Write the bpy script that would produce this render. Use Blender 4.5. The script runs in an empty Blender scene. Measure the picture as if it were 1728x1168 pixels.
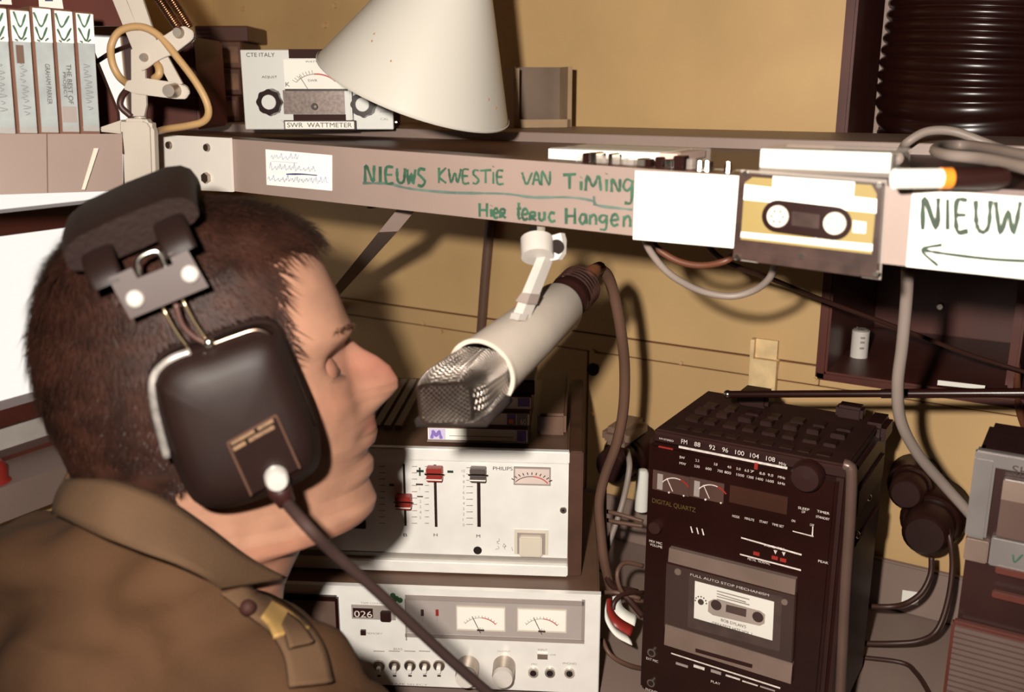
import bpy, bmesh, math, random
import numpy as np
from mathutils import Vector, Matrix
random.seed(4); RNG = np.random.default_rng(7)
scene = bpy.context.scene
col = scene.collection
PI = math.pi

# ------------------------------------------------------------------ camera
FPX = 1650.0                       # focal length in pixels of the 1728 x 1168 frame
YAW = math.radians(31.4)           # the view is turned 31 degrees to the left of the rear wall's normal
PIT = math.atan(439 / FPX)
CAM = Vector((0, 0, 1.32))
cd = bpy.data.cameras.new('camera')
cd.sensor_width = 36; cd.lens = FPX * 36 / 1728; cd.clip_start = 0.02
cd.dof.use_dof = True; cd.dof.focus_distance = 1.02; cd.dof.aperture_fstop = 6.8
camo = bpy.data.objects.new('camera', cd); col.objects.link(camo)
camo.location = CAM; camo.rotation_euler = (PI / 2 - PIT, 0, YAW)
scene.camera = camo
# ------------------------------------------------------------------ sky, flash, exposure
w = bpy.data.worlds.new('overcast_sky'); scene.world = w; w.use_nodes = True
bg = w.node_tree.nodes['Background']
bg.inputs[0].default_value = (1.0, 0.93, 0.86, 1); bg.inputs[1].default_value = 1.15
vs = scene.view_settings
vs.view_transform = 'Standard'; vs.look = 'None'; vs.exposure = 0.0; vs.gamma = 1.0; vs.use_curve_mapping = False
_R = Vector((math.cos(YAW), math.sin(YAW), 0)); _FH = Vector((-math.sin(YAW), math.cos(YAW), 0)); _Z = Vector((0, 0, 1))
_F = _FH * math.cos(PIT) - _Z * math.sin(PIT); _U = _FH * math.sin(PIT) + _Z * math.cos(PIT)
fl = bpy.data.lights.new('camera_flash', 'SPOT'); fl.spot_size = math.radians(92); fl.spot_blend = .45; fl.energy = 67.0; fl.shadow_soft_size = 0.014; fl.color = (1.0, 0.93, 0.83)
flo = bpy.data.objects.new('camera_flash', fl); col.objects.link(flo)
flo.location = CAM + _R * -0.078 + _U * 0.055; flo.rotation_euler = camo.rotation_euler

# ------------------------------------------------------------------ pixel helpers (a pixel gives a direction only)
def ray(x, y): return _F + _R * ((x - 864) / FPX) + _U * ((584 - y) / FPX)
def P(x, y, d): return CAM + ray(x, y) * d
def onpl(x, y, p, n):
    r = ray(x, y); n = Vector(n)
    return CAM + r * ((Vector(p) - CAM).dot(n) / r.dot(n))
def onz(x, y, z): return onpl(x, y, (0, 0, z), (0, 0, 1))
def ony(x, y, yy): return onpl(x, y, (0, yy, 0), (0, 1, 0))
def onx(x, y, xx): return onpl(x, y, (xx, 0, 0), (1, 0, 0))

# ------------------------------------------------------------------ materials
def lin(c):
    return tuple(((v / 255) / 12.92 if v / 255 <= 0.04045 else ((v / 255 + 0.055) / 1.055) ** 2.4) for v in c)
MATS = {}
def mat(name, rgb, rough=0.5, metal=0.0, var=0.12, scale=14.0, bump=0.0, bscale=120.0, spec=0.4, detail=6, trans=0.0, alpha=1.0, emit=None, tint=None):
    if name in MATS: return MATS[name]
    m = bpy.data.materials.new(name); m.use_nodes = True; nt = m.node_tree; b = nt.nodes['Principled BSDF']
    base = (*rgb, 1)
    tc = nt.nodes.new('ShaderNodeTexCoord')
    if var > 0:
        n = nt.nodes.new('ShaderNodeTexNoise'); n.inputs['Scale'].default_value = scale; n.inputs['Detail'].default_value = detail
        r = nt.nodes.new('ShaderNodeValToRGB'); nt.links.new(tc.outputs['Object'], n.inputs['Vector'])
        lo = tuple(c * (1 - var) for c in rgb) if tint is None else tint
        r.color_ramp.elements[0].color = (*lo, 1); r.color_ramp.elements[0].position = 0.32
        r.color_ramp.elements[1].color = (*[min(1, c * (1 + var)) for c in rgb], 1); r.color_ramp.elements[1].position = 0.66
        nt.links.new(n.outputs['Fac'], r.inputs['Fac']); nt.links.new(r.outputs['Color'], b.inputs['Base Color'])
    else: b.inputs['Base Color'].default_value = base
    b.inputs['Roughness'].default_value = rough; b.inputs['Metallic'].default_value = metal
    b.inputs['Specular IOR Level'].default_value = spec
    if trans: b.inputs['Transmission Weight'].default_value = trans; b.inputs['IOR'].default_value = 1.3
    if alpha < 1: b.inputs['Alpha'].default_value = alpha
    if bump:
        n2 = nt.nodes.new('ShaderNodeTexNoise'); n2.inputs['Scale'].default_value = bscale; n2.inputs['Detail'].default_value = 4
        bp = nt.nodes.new('ShaderNodeBump'); bp.inputs['Strength'].default_value = bump; bp.inputs['Distance'].default_value = 0.002
        nt.links.new(tc.outputs['Object'], n2.inputs['Vector']); nt.links.new(n2.outputs['Fac'], bp.inputs['Height']); nt.links.new(bp.outputs['Normal'], b.inputs['Normal'])
    if emit: b.inputs['Emission Color'].default_value = (*emit[:3], 1); b.inputs['Emission Strength'].default_value = emit[3]
    MATS[name] = m; return m
M_OCHRE = mat('ochre_paint', (.525, .338, .155), .55, var=.10, scale=5, bump=.12, bscale=60, spec=.3)
M_OCHRE2 = mat('ochre_paint_lower', (.52, .332, .155), .5, var=.10, scale=4, bump=.12, bscale=60, spec=.3)
M_STAIN = mat('rust_stain', (.30, .14, .04), .7)
M_DKBROWN = mat('dark_brown_paint', (.082, .0215, .0150), .42, var=.25, scale=9, spec=.4)
M_BOARD = mat('brown_board', (.075, .024, .014), .42, var=.3, scale=7, spec=.4)
M_MAUVE = mat('mauve_grey_enamel', (.255, .185, .158), .45, var=.06, scale=9, bump=.05, spec=.35)
M_MAUVE_D = mat('mauve_grey_desk', (.235, .165, .140), .5, var=.10, scale=6, spec=.35)
M_WHITE = mat('white_paint', (.62, .57, .52), .45, var=.05, scale=10, spec=.4)
M_IVORY = mat('ivory_plastic', (.60, .53, .44), .4, var=.04)
M_PAPER = mat('white_paper', (.80, .77, .70), .8, var=.03, spec=.1)
M_CARD = mat('bluish_card', (.28, .30, .30), .6, var=.16, scale=40)
M_CHROME = mat('chrome', (.72, .68, .62), .18, 1.0, var=.05)
M_STEEL = mat('dull_steel', (.42, .36, .31), .35, 1.0, var=.15, scale=40)
M_BRONZE = mat('bronze_spring', (.30, .16, .09), .3, 1.0, var=.3, scale=60)
M_BLACK = mat('black_plastic', (.0215, .0056, .0043), .45, var=.2, spec=.4)
M_BLACKG = mat('black_gloss', (.0150, .0040, .0031), .27, var=.2, spec=.34)
M_BLACKM = mat('black_matt', (.028, .0082, .0060), .7, var=.2, spec=.2)
M_HOLE = mat('hole_dark', (.010, .004, .003), .9, var=0)
M_INK = mat('green_marker_ink', (.030, .085, .050), .6, var=.35, scale=90)
M_INKD = mat('dark_green_ink', (.011, .030, .014), .6, var=.35, scale=90)
M_INKB = mat('grey_green_ink', (.085, .125, .105), .6, var=.25, scale=60)
M_PENBLUE = mat('pale_blue_ink', (.36, .38, .50), .7, var=.2)
M_PENDK = mat('dark_blue_ink', (.05, .05, .14), .7, var=.2)
M_PRINT = mat('black_print', (.035, .018, .015), .6, var=0)
M_PRINTW = mat('white_print', (.60, .52, .48), .6, var=.2, scale=200)
M_PRINTY = mat('olive_print', (.085, .055, .008), .6, var=0)
M_PRINTG = mat('grey_print', (.28, .23, .21), .6, var=0)
M_RED = mat('red_plastic', (.26, .022, .016), .4, var=.1)
M_REDP = mat('red_print', (.45, .07, .05), .6, var=0)
M_WOOD = mat('dark_wood', (.062, .025, .0145), .5, var=.25, scale=30)
M_TOPBR = mat('brown_metal_top', (.115, .060, .038), .5, var=.12, scale=20)
M_ALU = mat('white_aluminium', (.79, .76, .72), .38, .15, var=.05, scale=30, spec=.5)
M_SILVER = mat('silver_plastic', (.36, .33, .31), .35, .3, var=.08)
M_CABLEG = mat('grey_cable', (.23, .18, .155), .5, var=.1)
M_CABLEB = mat('brown_cable', (.115, .060, .040), .5, var=.12)
M_CABLED = mat('dark_cable', (.040, .015, .011), .45, var=.15)
M_CABLEO = mat('beige_cable', (.36, .215, .095), .5, var=.1)
M_CLEAR = mat('clear_plastic', (.55, .47, .42), .12, var=0, alpha=.28, spec=.7)
M_GLASS = mat('meter_glass', (.25, .2, .18), .06, var=0, alpha=.05, spec=.5)
M_YELLOW = mat('yellow_label', (.245, .172, .050), .6, var=.08)
M_ORANGE = mat('orange_band', (.75, .23, .02), .5, var=.05)
M_PURPLE = mat('purple_print', (.20, .13, .40), .6, var=.05)

# ------------------------------------------------------------------ mesh helpers
def new(name, me, m=None, parent=None):
    o = bpy.data.objects.new(name, me); col.objects.link(o)
    if m is not None and me is not None: me.materials.append(m)
    if parent is not None: o.parent = parent
    return o
def thing(name, label, cat, loc=(0, 0, 0), rz=0.0, group=None, rot=None):
    o = bpy.data.objects.new(name, None); o.empty_display_size = .02; col.objects.link(o)
    o.location = loc; o.rotation_euler = rot if rot else (0, 0, rz)
    tag(o, label, cat, group); return o
def tag(o, label=None, cat=None, group=None, kind=None):
    if label: o['label'] = label
    if cat: o['category'] = cat
    if group: o['group'] = group
    if kind: o['kind'] = kind
    return o
class B:
    """collects shapes into one mesh"""
    def __init__(s): s.bm = bmesh.new()
    def box(s, x0, x1, y0, y1, z0, z1, bev=0.0, seg=2):
        g = bmesh.ops.create_cube(s.bm, size=1.0)['verts']
        for v in g:
            v.co = Vector(((x0 + x1) / 2 + v.co.x * (x1 - x0), (y0 + y1) / 2 + v.co.y * (y1 - y0), (z0 + z1) / 2 + v.co.z * (z1 - z0)))
        if bev > 0:
            es = list({e for v in g for e in v.link_edges})
            bmesh.ops.bevel(s.bm, geom=es, offset=bev, segments=seg, affect='EDGES', clamp_overlap=True)
        return s
    def cyl(s, p0, p1, r0, r1=None, seg=20, cap=True):
        p0 = Vector(p0); p1 = Vector(p1); r1 = r0 if r1 is None else r1
        d = p1 - p0; L = d.length
        mt = Matrix.Translation((p0 + p1) / 2) @ d.to_track_quat('Z', 'Y').to_matrix().to_4x4()
        bmesh.ops.create_cone(s.bm, cap_ends=cap, segments=seg, radius1=r0, radius2=r1, depth=L, matrix=mt); return s
    def sph(s, c, r, seg=16, sc=(1, 1, 1)):
        mt = Matrix.Translation(c) @ Matrix.Diagonal((*sc, 1))
        bmesh.ops.create_uvsphere(s.bm, u_segments=seg, v_segments=max(6, seg // 2), radius=r, matrix=mt); return s
    def tube(s, pts, r, seg=10, cap=True, closed=False, sub=1):
        pts = [Vector(p) for p in pts]
        if sub > 1: pts = spline(pts, sub)
        n = len(pts); rings = []
        up = None
        for i, p in enumerate(pts):
            t = (pts[min(i + 1, n - 1)] - pts[max(i - 1, 0)]).normalized()
            if up is None: up = t.orthogonal().normalized()
            up = (up - t * up.dot(t)).normalized(); sd = t.cross(up)
            rr = r[min(i, len(r) - 1)] if isinstance(r, (list, tuple)) else r
            rings.append([s.bm.verts.new(p + (up * math.cos(a) + sd * math.sin(a)) * rr) for a in [2 * PI * k / seg for k in range(seg)]])
        for i in range(n - 1):
            for k in range(seg):
                s.bm.faces.new((rings[i][k], rings[i][(k + 1) % seg], rings[i + 1][(k + 1) % seg], rings[i + 1][k]))
        if cap: s.bm.faces.new(rings[0][::-1]); s.bm.faces.new(rings[-1])
        return s
    def prism(s, poly, y0, y1):
        """polygon in local x,z extruded along y"""
        a = [s.bm.verts.new((p[0], y0, p[1])) for p in poly]; b = [s.bm.verts.new((p[0], y1, p[1])) for p in poly]
        n = len(poly); s.bm.faces.new(a); s.bm.faces.new(b[::-1])
        for i in range(n): s.bm.faces.new((a[i], b[i], b[(i + 1) % n], a[(i + 1) % n]))
        return s
    def hexa(s, c):
        """eight corners: four of the front (ccw), four of the back"""
        v = [s.bm.verts.new(p) for p in c]
        for f in ((0, 1, 2, 3), (7, 6, 5, 4), (0, 4, 5, 1), (1, 5, 6, 2), (2, 6, 7, 3), (3, 7, 4, 0)): s.bm.faces.new([v[i] for i in f])
        return s
    def lathe(s, prof, p0, ax, seg=32, cap=False):
        p0 = Vector(p0); ax = Vector(ax).normalized(); u = ax.orthogonal().normalized(); v = ax.cross(u)
        rings = [[s.bm.verts.new(p0 + ax * h + (u * math.cos(2 * PI * k / seg) + v * math.sin(2 * PI * k / seg)) * r) for k in range(seg)] for r, h in prof]
        for i in range(len(rings) - 1):
            for k in range(seg): s.bm.faces.new((rings[i][k], rings[i][(k + 1) % seg], rings[i + 1][(k + 1) % seg], rings[i + 1][k]))
        if cap: s.bm.faces.new(rings[0][::-1]); s.bm.faces.new(rings[-1])
        return s
    def done(s, name, m, parent=None, smooth=None):
        bmesh.ops.recalc_face_normals(s.bm, faces=s.bm.faces)
        me = bpy.data.meshes.new(name); s.bm.to_mesh(me); s.bm.free()
        if smooth is not None:
            me.shade_smooth()
            if smooth < 3.1: me.set_sharp_from_angle(angle=smooth)
        return new(name, me, m, parent)
def spline(pts, sub=8):
    pts = [Vector(p) for p in pts]; out = []
    q = [pts[0] * 2 - pts[1]] + pts + [pts[-1] * 2 - pts[-2]]
    for i in range(1, len(q) - 2):
        for k in range(sub):
            t = k / sub; a, b, c, d = q[i - 1], q[i], q[i + 1], q[i + 2]
            out.append(.5 * ((2 * b) + (c - a) * t + (2 * a - 5 * b + 4 * c - d) * t * t + (3 * b - a - 3 * c + d) * t ** 3))
    out.append(pts[-1]); return out
def meshobj(name, vs_, fs, m, parent=None, smooth=None):
    me = bpy.data.meshes.new(name); me.from_pydata([tuple(v) for v in vs_], [], fs); me.update()
    if smooth is not None:
        me.shade_smooth()
        if smooth < 3.1: me.set_sharp_from_angle(angle=smooth)
    return new(name, me, m, parent)
def cable(name, label, pts, r, m, sub=8, group=None, cat='cable'):
    o = B().tube(pts, r, 10, sub=sub).done(name, m, None, 3.2)
    return tag(o, label, cat, group)
# lettering: set as type, turned into meshes in one pass at the end
FONTS = []
def txt(body, x, z, h, m, parent, y=-.0004, wd=None, rot=0.0, align='LEFT', name='lettering', M=None, shear=0):
    c = bpy.data.curves.new(name, 'FONT'); c.body = body; c.size = 1.0; c.align_x = 'LEFT'; c.shear = shear
    o = bpy.data.objects.new(name, c); col.objects.link(o)
    FONTS.append((o, x, z, h, m, parent, y, wd, rot, align, M)); return o
def flush_fonts():
    bpy.context.view_layer.update(); dg = bpy.context.evaluated_depsgraph_get()
    for o, x, z, h, m, parent, y, wd, rot, align, M in FONTS:
        me = bpy.data.meshes.new_from_object(o.evaluated_get(dg)); c = o.data; nm = o.name.split('.')[0]
        bpy.data.objects.remove(o); bpy.data.curves.remove(c)
        if not me.vertices: continue
        xs = [v.co.x for v in me.vertices]; ys = [v.co.y for v in me.vertices]
        x0, x1, y0, y1 = min(xs), max(xs), min(ys), max(ys); sz = h / max(1e-6, y1 - y0)
        sx = sz if wd is None else wd / max(1e-6, x1 - x0)
        W = (x1 - x0) * sx; ox = {'LEFT': 0, 'CENTER': -W / 2, 'RIGHT': -W}[align]
        ca, sa = math.cos(rot), math.sin(rot)
        for v in me.vertices:
            a = (v.co.x - x0) * sx + ox; b = (v.co.y - y0) * sz
            a, b = a * ca - b * sa, a * sa + b * ca
            if M is None: v.co = Vector((x + a, y, z + b))
            else: v.co = M @ Vector((x + a, y, z + b))
        me.materials.clear(); me.materials.append(m); new(nm, me, None, parent)
    FONTS.clear()
# handwriting: pen strokes per letter in a unit box (x right, y up)
PEN = {'N': [[(0, 0), (.08, 1), (.75, .05), (.85, 1)]], 'I': [[(.5, 0), (.5, 1)]], 'E': [[(.8, 1), (.1, .95), (.12, .02), (.85, 0)], [(.1, .52), (.7, .52)]],
 'C': [[(.85, .9), (.4, 1), (.08, .5), (.4, .02), (.9, .12)]], 'U': [[(.05, 1), (.1, .25), (.4, 0), (.75, .2), (.85, 1)]], 'W': [[(0, 1), (.2, 0), (.5, .7), (.72, 0), (1, 1)]],
 'S': [[(.85, .95), (.3, 1), (.12, .72), (.5, .5), (.82, .25), (.5, 0), (.05, .06)]], 'K': [[(.1, 0), (.1, 1)], [(.85, 1), (.12, .45), (.85, 0)]],
 'T': [[(0, .95), (1, 1)], [(.5, 0), (.5, .97)]], 'i': [[(.5, 0), (.5, .62)], [(.46, .88), (.54, .92)]], 'V': [[(0, 1), (.42, 0), (.95, 1)]],
 'A': [[(0, 0), (.45, 1), (.9, 0)], [(.18, .38), (.75, .38)]], 'M': [[(0, 0), (.12, 1), (.5, .3), (.85, 1), (1, 0)]], 'G': [[(.85, .9), (.35, 1), (.1, .6), (.4, .35), (.8, .6), (.85, .9), (.75, -.3), (.2, -.35)]],
 'H': [[(.08, 0), (.08, 1)], [(.85, 0), (.85, 1)], [(.1, .5), (.85, .5)]], 'e': [[(.1, .32), (.8, .38), (.6, .66), (.2, .55), (.12, .2), (.4, 0), (.85, .1)]],
 'R': [[(.1, 0), (.1, .62)], [(.1, .6), (.6, .62), (.62, .36), (.15, .3), (.8, 0)]], 't': [[(.45, 1), (.4, .15), (.75, .02)], [(.1, .62), (.85, .66)]],
 'u': [[(.08, .6), (.12, .12), (.45, 0), (.8, .2), (.82, .62), (.85, .02)]], 'c': [[(.82, .58), (.35, .62), (.1, .3), (.4, 0), (.88, .08)]], 'a': [[(.78, .6), (.3, .6), (.1, .25), (.4, 0), (.75, .25), (.8, .62), (.88, 0)]],
 'n': [[(.1, 0), (.12, .62)], [(.12, .4), (.5, .62), (.78, .45), (.8, 0)]], 'g': [[(.78, .6), (.3, .6), (.1, .3), (.4, .08), (.76, .3), (.8, .6), (.74, -.4), (.15, -.45)]], 'r': [[(.15, 0), (.2, .62)], [(.2, .4), (.5, .6), (.85, .6)]],
 'w': [[(0, .62), (.2, 0), (.48, .45), (.7, 0), (1, .62)]], 's': [[(.8, .58), (.25, .6), (.3, .34), (.75, .25), (.6, 0), (.1, .04)]], 'l': [[(.4, 1), (.4, .1), (.7, 0)]], 'd': [[(.8, 1), (.8, 0)], [(.78, .5), (.3, .55), (.12, .25), (.4, 0), (.78, .15)]], 'k': [[(.15, 0), (.15, 1)], [(.75, .6), (.2, .3), (.8, 0)]],
 'o': [[(.5, .62), (.1, .35), (.45, 0), (.85, .3), (.5, .62)]], 'z': [[(.1, .6), (.8, .6), (.1, 0), (.85, .02)]], '-': [[(.1, .35), (.9, .38)]]}
def ribbon(lines, wd, name, m, parent, to3):
    """flat pen strokes: lines in 2-D, to3 maps a 2-D point to 3-D"""
    vs_, fs = [], []
    for li, ln in enumerate(lines):
        pl = [Vector((a, b, 0)) for a, b in ln]
        if len(pl) > 2: pl = spline(pl, 5)
        for i in range(len(pl)):
            t = (pl[min(i + 1, len(pl) - 1)] - pl[max(i - 1, 0)]).normalized(); nrm = Vector((-t.y, t.x, 0))
            ww = wd * (.5 + .12 * math.sin(i * 1.7 + pl[i].x))
            a, b = pl[i] + nrm * ww, pl[i] - nrm * ww
            bi = Vector((0, -1.5e-5 * li - 2e-6 * i, 0)); vs_ += [Vector(to3(a.x, a.y)) + bi, Vector(to3(b.x, b.y)) + bi]
            if i: k = len(vs_); fs.append((k - 4, k - 3, k - 1, k - 2))
    return meshobj(name, vs_, fs, m, parent)
def pen_word(chars):
    """chars: (letter, x0, x1, ytop, ybottom) in pixel units, y down"""
    out = []
    for ch, x0, x1, yt, yb in chars:
        for st in PEN[ch]: out.append([(x0 + (x1 - x0) * a, yb + (yt - yb) * b) for a, b in st])
    return out
class Dev(object):
    """a device standing upright: local x along its front, y into it, z up; front plane at local y = 0"""
    def __init__(s, name, label, cat, loc, yaw, group=None):
        s.e = thing(name, label, cat, loc, yaw, group); s.o = Vector(loc); s.yaw = yaw
        s.x = Vector((math.cos(yaw), math.sin(yaw), 0)); s.n = Vector((-math.sin(yaw), math.cos(yaw), 0))
    def px(s, x, y, off=0.0):
        p = onpl(x, y, s.o + s.n * off, s.n) - s.o; return p.dot(s.x), p.z
    def rect(s, x0, y0, x1, y1, off=0.0):
        """pixel rectangle -> local (x0, x1, z0, z1), from its two corners"""
        a = s.px(x0, y0, off); b = s.px(x1, y1, off); return min(a[0], b[0]), max(a[0], b[0]), min(a[1], b[1]), max(a[1], b[1])
    def plate(s, name, m, x0, y0, x1, y1, proud=.001, back=.0, bev=0.0, parent=None, off=0.0):
        r = s.rect(x0, y0, x1, y1, off); return B().box(r[0], r[1], off - proud, off + back + .0005, r[2], r[3], bev).done(name, m, parent or s.e)
    def knob(s, name, m, x, y, rpx, h, parent=None, taper=.9, off=0.0, seg=24):
        c = s.px(x, y, off); r = abs(s.px(x + rpx, y, off)[0] - c[0])
        return B().cyl((c[0], off + .0005, c[1]), (c[0], off - h, c[1]), r, r * taper, seg).done(name, m, parent or s.e, .7)
    def text(s, body, x0, y0, x1, y1, m, off=-.0006, parent=None, name='lettering'):
        """lettering from pixel (x0, baseline y0) with the cap height up to y1, width to x1"""
        a = s.px(x0, y0); b = s.px(x1, y0); t = s.px(x0, y1)
        return txt(body, a[0], a[1], t[1] - a[1], m, parent or s.e, off, b[0] - a[0], name=name)

# ================================================================== the cabin
YW = 1.23; XL = -1.34; XR = 1.0; YF = -1.25; ZC = 2.05
ZG = ony(1320, 897, YW).z; ZD = .67           # top of the grey skirting, desk level
xo = ony(1385, 620, YW).x; zs = ony(1385, 622, YW).z      # dark opening in the rear wall: left edge, sill
zA = ony(1000, 562, YW).z; zB = ony(1000, 592, YW).z      # the two sheet seams
def struct(name, b, m, parent=None, smooth=None):
    o = b.done(name, m, parent, smooth)
    if parent is None: o['kind'] = 'structure'
    return o
wb = B()
wb.box(XL - .05, xo, YW, YW + .05, 0, ZC); wb.box(xo, XR + .05, YW, YW + .05, 0, zs - .0135); wb.box(.62, XR + .05, YW, YW + .05, zs, ZC); wb.box(xo, .62, YW, YW + .05, 1.9, ZC)
wall_back = struct('wall_back', wb, M_DKBROWN)
def panel(x0, x1, z0, z1, m, t=.004): return B().box(x0, x1, YW - t, YW + .001, z0, z1, .0012, 1).done('panel', m, wall_back)
panel(XL, xo, zA + .001, ZC, M_OCHRE, .004)
panel(XL, xo, zB + .001, zA - .001, M_OCHRE2, .006); panel(xo + .001, XR, zB + .001, zs - .001, M_OCHRE2, .006)
panel(XL, -.62, 0, zB - .0012, M_OCHRE2, .003); panel(-.618, XR, 0, zB - .0012, M_OCHRE2, .003)
panel(.62, XR, zs, ZC, M_OCHRE)
for x, y, r in ((1000, 624, 11), (998, 700, 4), (1000, 592, 4), (715, 545, 4), (1150, 612, 3), (1375, 640, 3), (745, 560, 3), (548, 43, 5), (410, 15, 4), (565, 10, 4)):
    c = ony(x, y, YW - .006); rr = r / FPX * 1.4
    B().cyl((c.x, YW - .009 if r < 8 else YW - .0066, c.z), (c.x, YW, c.z), rr, rr, 14).done('screw' if r < 8 else 'grommet', M_OCHRE2 if r < 8 else M_HOLE, wall_back, .6)
# painted strap clip over the seam strip
a, b_ = ony(1271, 570, YW - .012), ony(1310, 660, YW - .012)
cl = B(); cl.box(a.x, b_.x, YW - .020, YW - .012, b_.z, ony(1290, 605, YW - .012).z); cl.box(a.x, b_.x, YW - .012, YW - .004, ony(1290, 612, YW).z, ony(1290, 600, YW).z)
cl.box(a.x, b_.x - .002, YW - .014, YW - .010, ony(1290, 600, YW).z, a.z); cl.box(a.x, a.x + .005, YW - .022, YW - .012, ony(1290, 600, YW).z, a.z)
cl.done('strap_clip', mat('worn_ochre_strap', (.66, .47, .25), .5, var=.2, scale=40), wall_back)
# the dark opening: reveal, back plate, inner post, bolts
op = thing('window_1', 'dark brown recessed panel opening in the ochre rear wall', 'recess'); op['kind'] = 'structure'
DR = .27
B().box(xo - .002, .62, YW + DR, YW + DR + .02, zs - .03, 1.9).done('recess_panel', M_DKBROWN, op)
f = B(); f.box(xo - .004, xo + .010, YW - .012, YW + DR, zs - .012, 1.9, .003); f.box(xo - .004, .62, YW - .012, YW + DR, zs - .012, zs, .003); f.box(.61, .62, YW - .01, YW + DR, zs, 1.9); f.box(xo, .62, YW, YW + DR, 1.88, 1.9)
f.done('reveal_frame', M_DKBROWN, op)
p = ony(1712, 550, YW + .06)
B().box(p.x, p.x + .012, YW + .03, YW + DR, zs, 1.9, .003).done('inner_post', M_DKBROWN, op)
g = ony(1490, 100, YW + .05)
B().box(g.x - .004, g.x + .004, YW + .05, YW + DR, zs + .15, 1.9, .002).done('guide_rail', M_MAUVE_D, op)
p = ony(1587, 517, YW + DR); B().cyl((p.x, p.y, p.z), (p.x, p.y - .006, p.z), .0055, .004, 12).done('bolt', M_STEEL, op, .6)
p, q = ony(1582, 646, YW - .014), ony(1662, 654, YW - .014)
B().hexa([Vector((p.x, YW - .0135, p.z - .003)), Vector((q.x, YW - .0135, q.z - .003)), Vector((q.x, YW - .0135, q.z + .002)), Vector((p.x, YW - .0135, p.z + .003)),
          Vector((p.x, YW - .0122, p.z - .003)), Vector((q.x, YW - .0122, q.z - .003)), Vector((q.x, YW - .0122, q.z + .002)), Vector((p.x, YW - .0122, p.z + .003))]).done('paper_strip', M_PAPER, op)
# left wall with its window
zb0 = onx(45, 690, XL).z; zb1 = onx(45, 768, XL).z; zt = onx(190, 43, XL).z
yr = onx(243, 120, XL).y; yl = onx(-260, 500, XL).y
wl = B(); wl.box(XL - .05, XL, YF, yl, 0, ZC); wl.box(XL - .05, XL, yr, YW, 0, ZC); wl.box(XL - .05, XL, yl, yr, 0, zb1); wl.box(XL - .05, XL, yl, yr, zt, ZC)
struct('wall_left', wl, M_OCHRE)
wn = thing('window_2', 'bright overexposed window with dark frame bars behind the head', 'window', (XL, (yl + yr) / 2, zb1)); wn['kind'] = 'structure'
wn.location = (0, 0, 0)
fr = B(); zm = onx(60, 372, XL + .01).z
for z, h in ((zb0, .013), (zb1, .013), (zm, .016), (zt, .016)): fr.box(XL - .03, XL + .012, yl, yr, z - h, z + h)
fr.box(XL - .03, XL + .012, yr - .012, yr + .012, zb1, zt); fr.box(XL - .03, XL + .012, yl - .012, yl + .012, zb1, zt)
fr.done('window_frame', M_DKBROWN, wn)
B().box(XL - .022, XL - .018, yl, yr, zb0, zt).done('pane', M_GLASS, wn)
B().box(XL - .022, XL - .018, yl, yr, zb1, zb0).done('frosted_pane', mat('frosted_glass', (.50, .45, .42), .6, var=.1, scale=20), wn)
sl = B(); z1 = onx(40, 790, XL + .06).z; sl.box(XL, XL + .10, yl, yr + .2, z1 - .05, z1)
tag(struct('trim_1', sl, M_MAUVE_D), 'mauve grey ledge below the window', 'ledge')
# other walls, floor, ceiling
struct('wall_right', B().box(XR, XR + .05, YF, YW, 0, ZC), M_OCHRE)
wf = B(); wf.box(XL - .05, XR + .05, YF - .05, YF, 0, ZC)
struct('wall_front', wf, M_OCHRE)
struct('floor', B().box(XL - .05, XR + .05, YF - .05, YW + .05, -.05, 0), mat('floor_lino', (.10, .06, .04), .6))
struct('ceiling', B().box(XL - .05, XR + .05, YF - .05, YW + .05, ZC, ZC + .05), M_OCHRE)
for nm, loc, rot, sx, sy in (('window_light_portal', (XL - .06, (yl + yr) / 2, (zb0 + zt) / 2), (0, -PI / 2, 0), zt - zb0, yr - yl),):
    L = bpy.data.lights.new(nm, 'AREA'); L.shape = 'RECTANGLE'; L.size = sx; L.size_y = sy; L.cycles.is_portal = True
    o = bpy.data.objects.new(nm, L); col.objects.link(o); o.location = loc; o.rotation_euler = rot
# desk
dk = thing('desk', 'mauve grey worktop along the rear wall carrying the audio equipment', 'desk', (0, 0, 0))
B().box(XL + .002, .85, .56, YW - .006, ZD - .03, ZD, .003).done('worktop', M_MAUVE_D, dk)
struct('baseboard_back', B().box(XL + .002, .85, YW - .016, YW - .0055, ZD + .0005, ZG, .002), M_MAUVE_D)
for x in (-1.28, .78):
    for y in (.62, 1.16): B().box(x - .02, x + .02, y - .02, y + .02, 0, ZD - .03).done('leg', M_MAUVE_D, dk)

# ------------------------------------------------------------------ corner shelf
YL = .675
zl = lambda x: ony(x, 231 + (x - 390) * .0735, YL)
sh = thing('corner_shelf', 'mauve grey metal shelf with green handwriting on its front rail', 'shelf', (0, 0, 0))
ZB = 1.258
tl, tr = ony(270, 226, YL), ony(1840, 339, YL); bl, br = ony(272, 309, YL), ony(1840, 484, YL)
T = .003; Yv = Vector((0, 1, 0))
B().hexa([bl, br, tr, tl] + [v + Yv * T for v in (bl, br, tr, tl)]).done('front_rail', M_MAUVE, sh)
tl2, tr2 = tl + Yv * .028, tr + Yv * .028; dn = Vector((0, 0, -.002))
B().hexa([tl + Yv * T + dn, tr + Yv * T + dn, tr2 + dn, tl2 + dn, tl + Yv * T, tr + Yv * T, tr2, tl2]).done('rail_flange', M_BOARD, sh)
LA, LB = P(206, 226, .895), P(-170, 226, .785); LAb, LBb = P(208, 322, .895), P(-170, 334, .785)
bo = B()
poly = [(.28, YL + .004), (tl.x, YL + .004), (tl.x - .10, YL + .12), (XL + .003, YL + .12), (XL + .003, .99), (.28, .99)]
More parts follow.
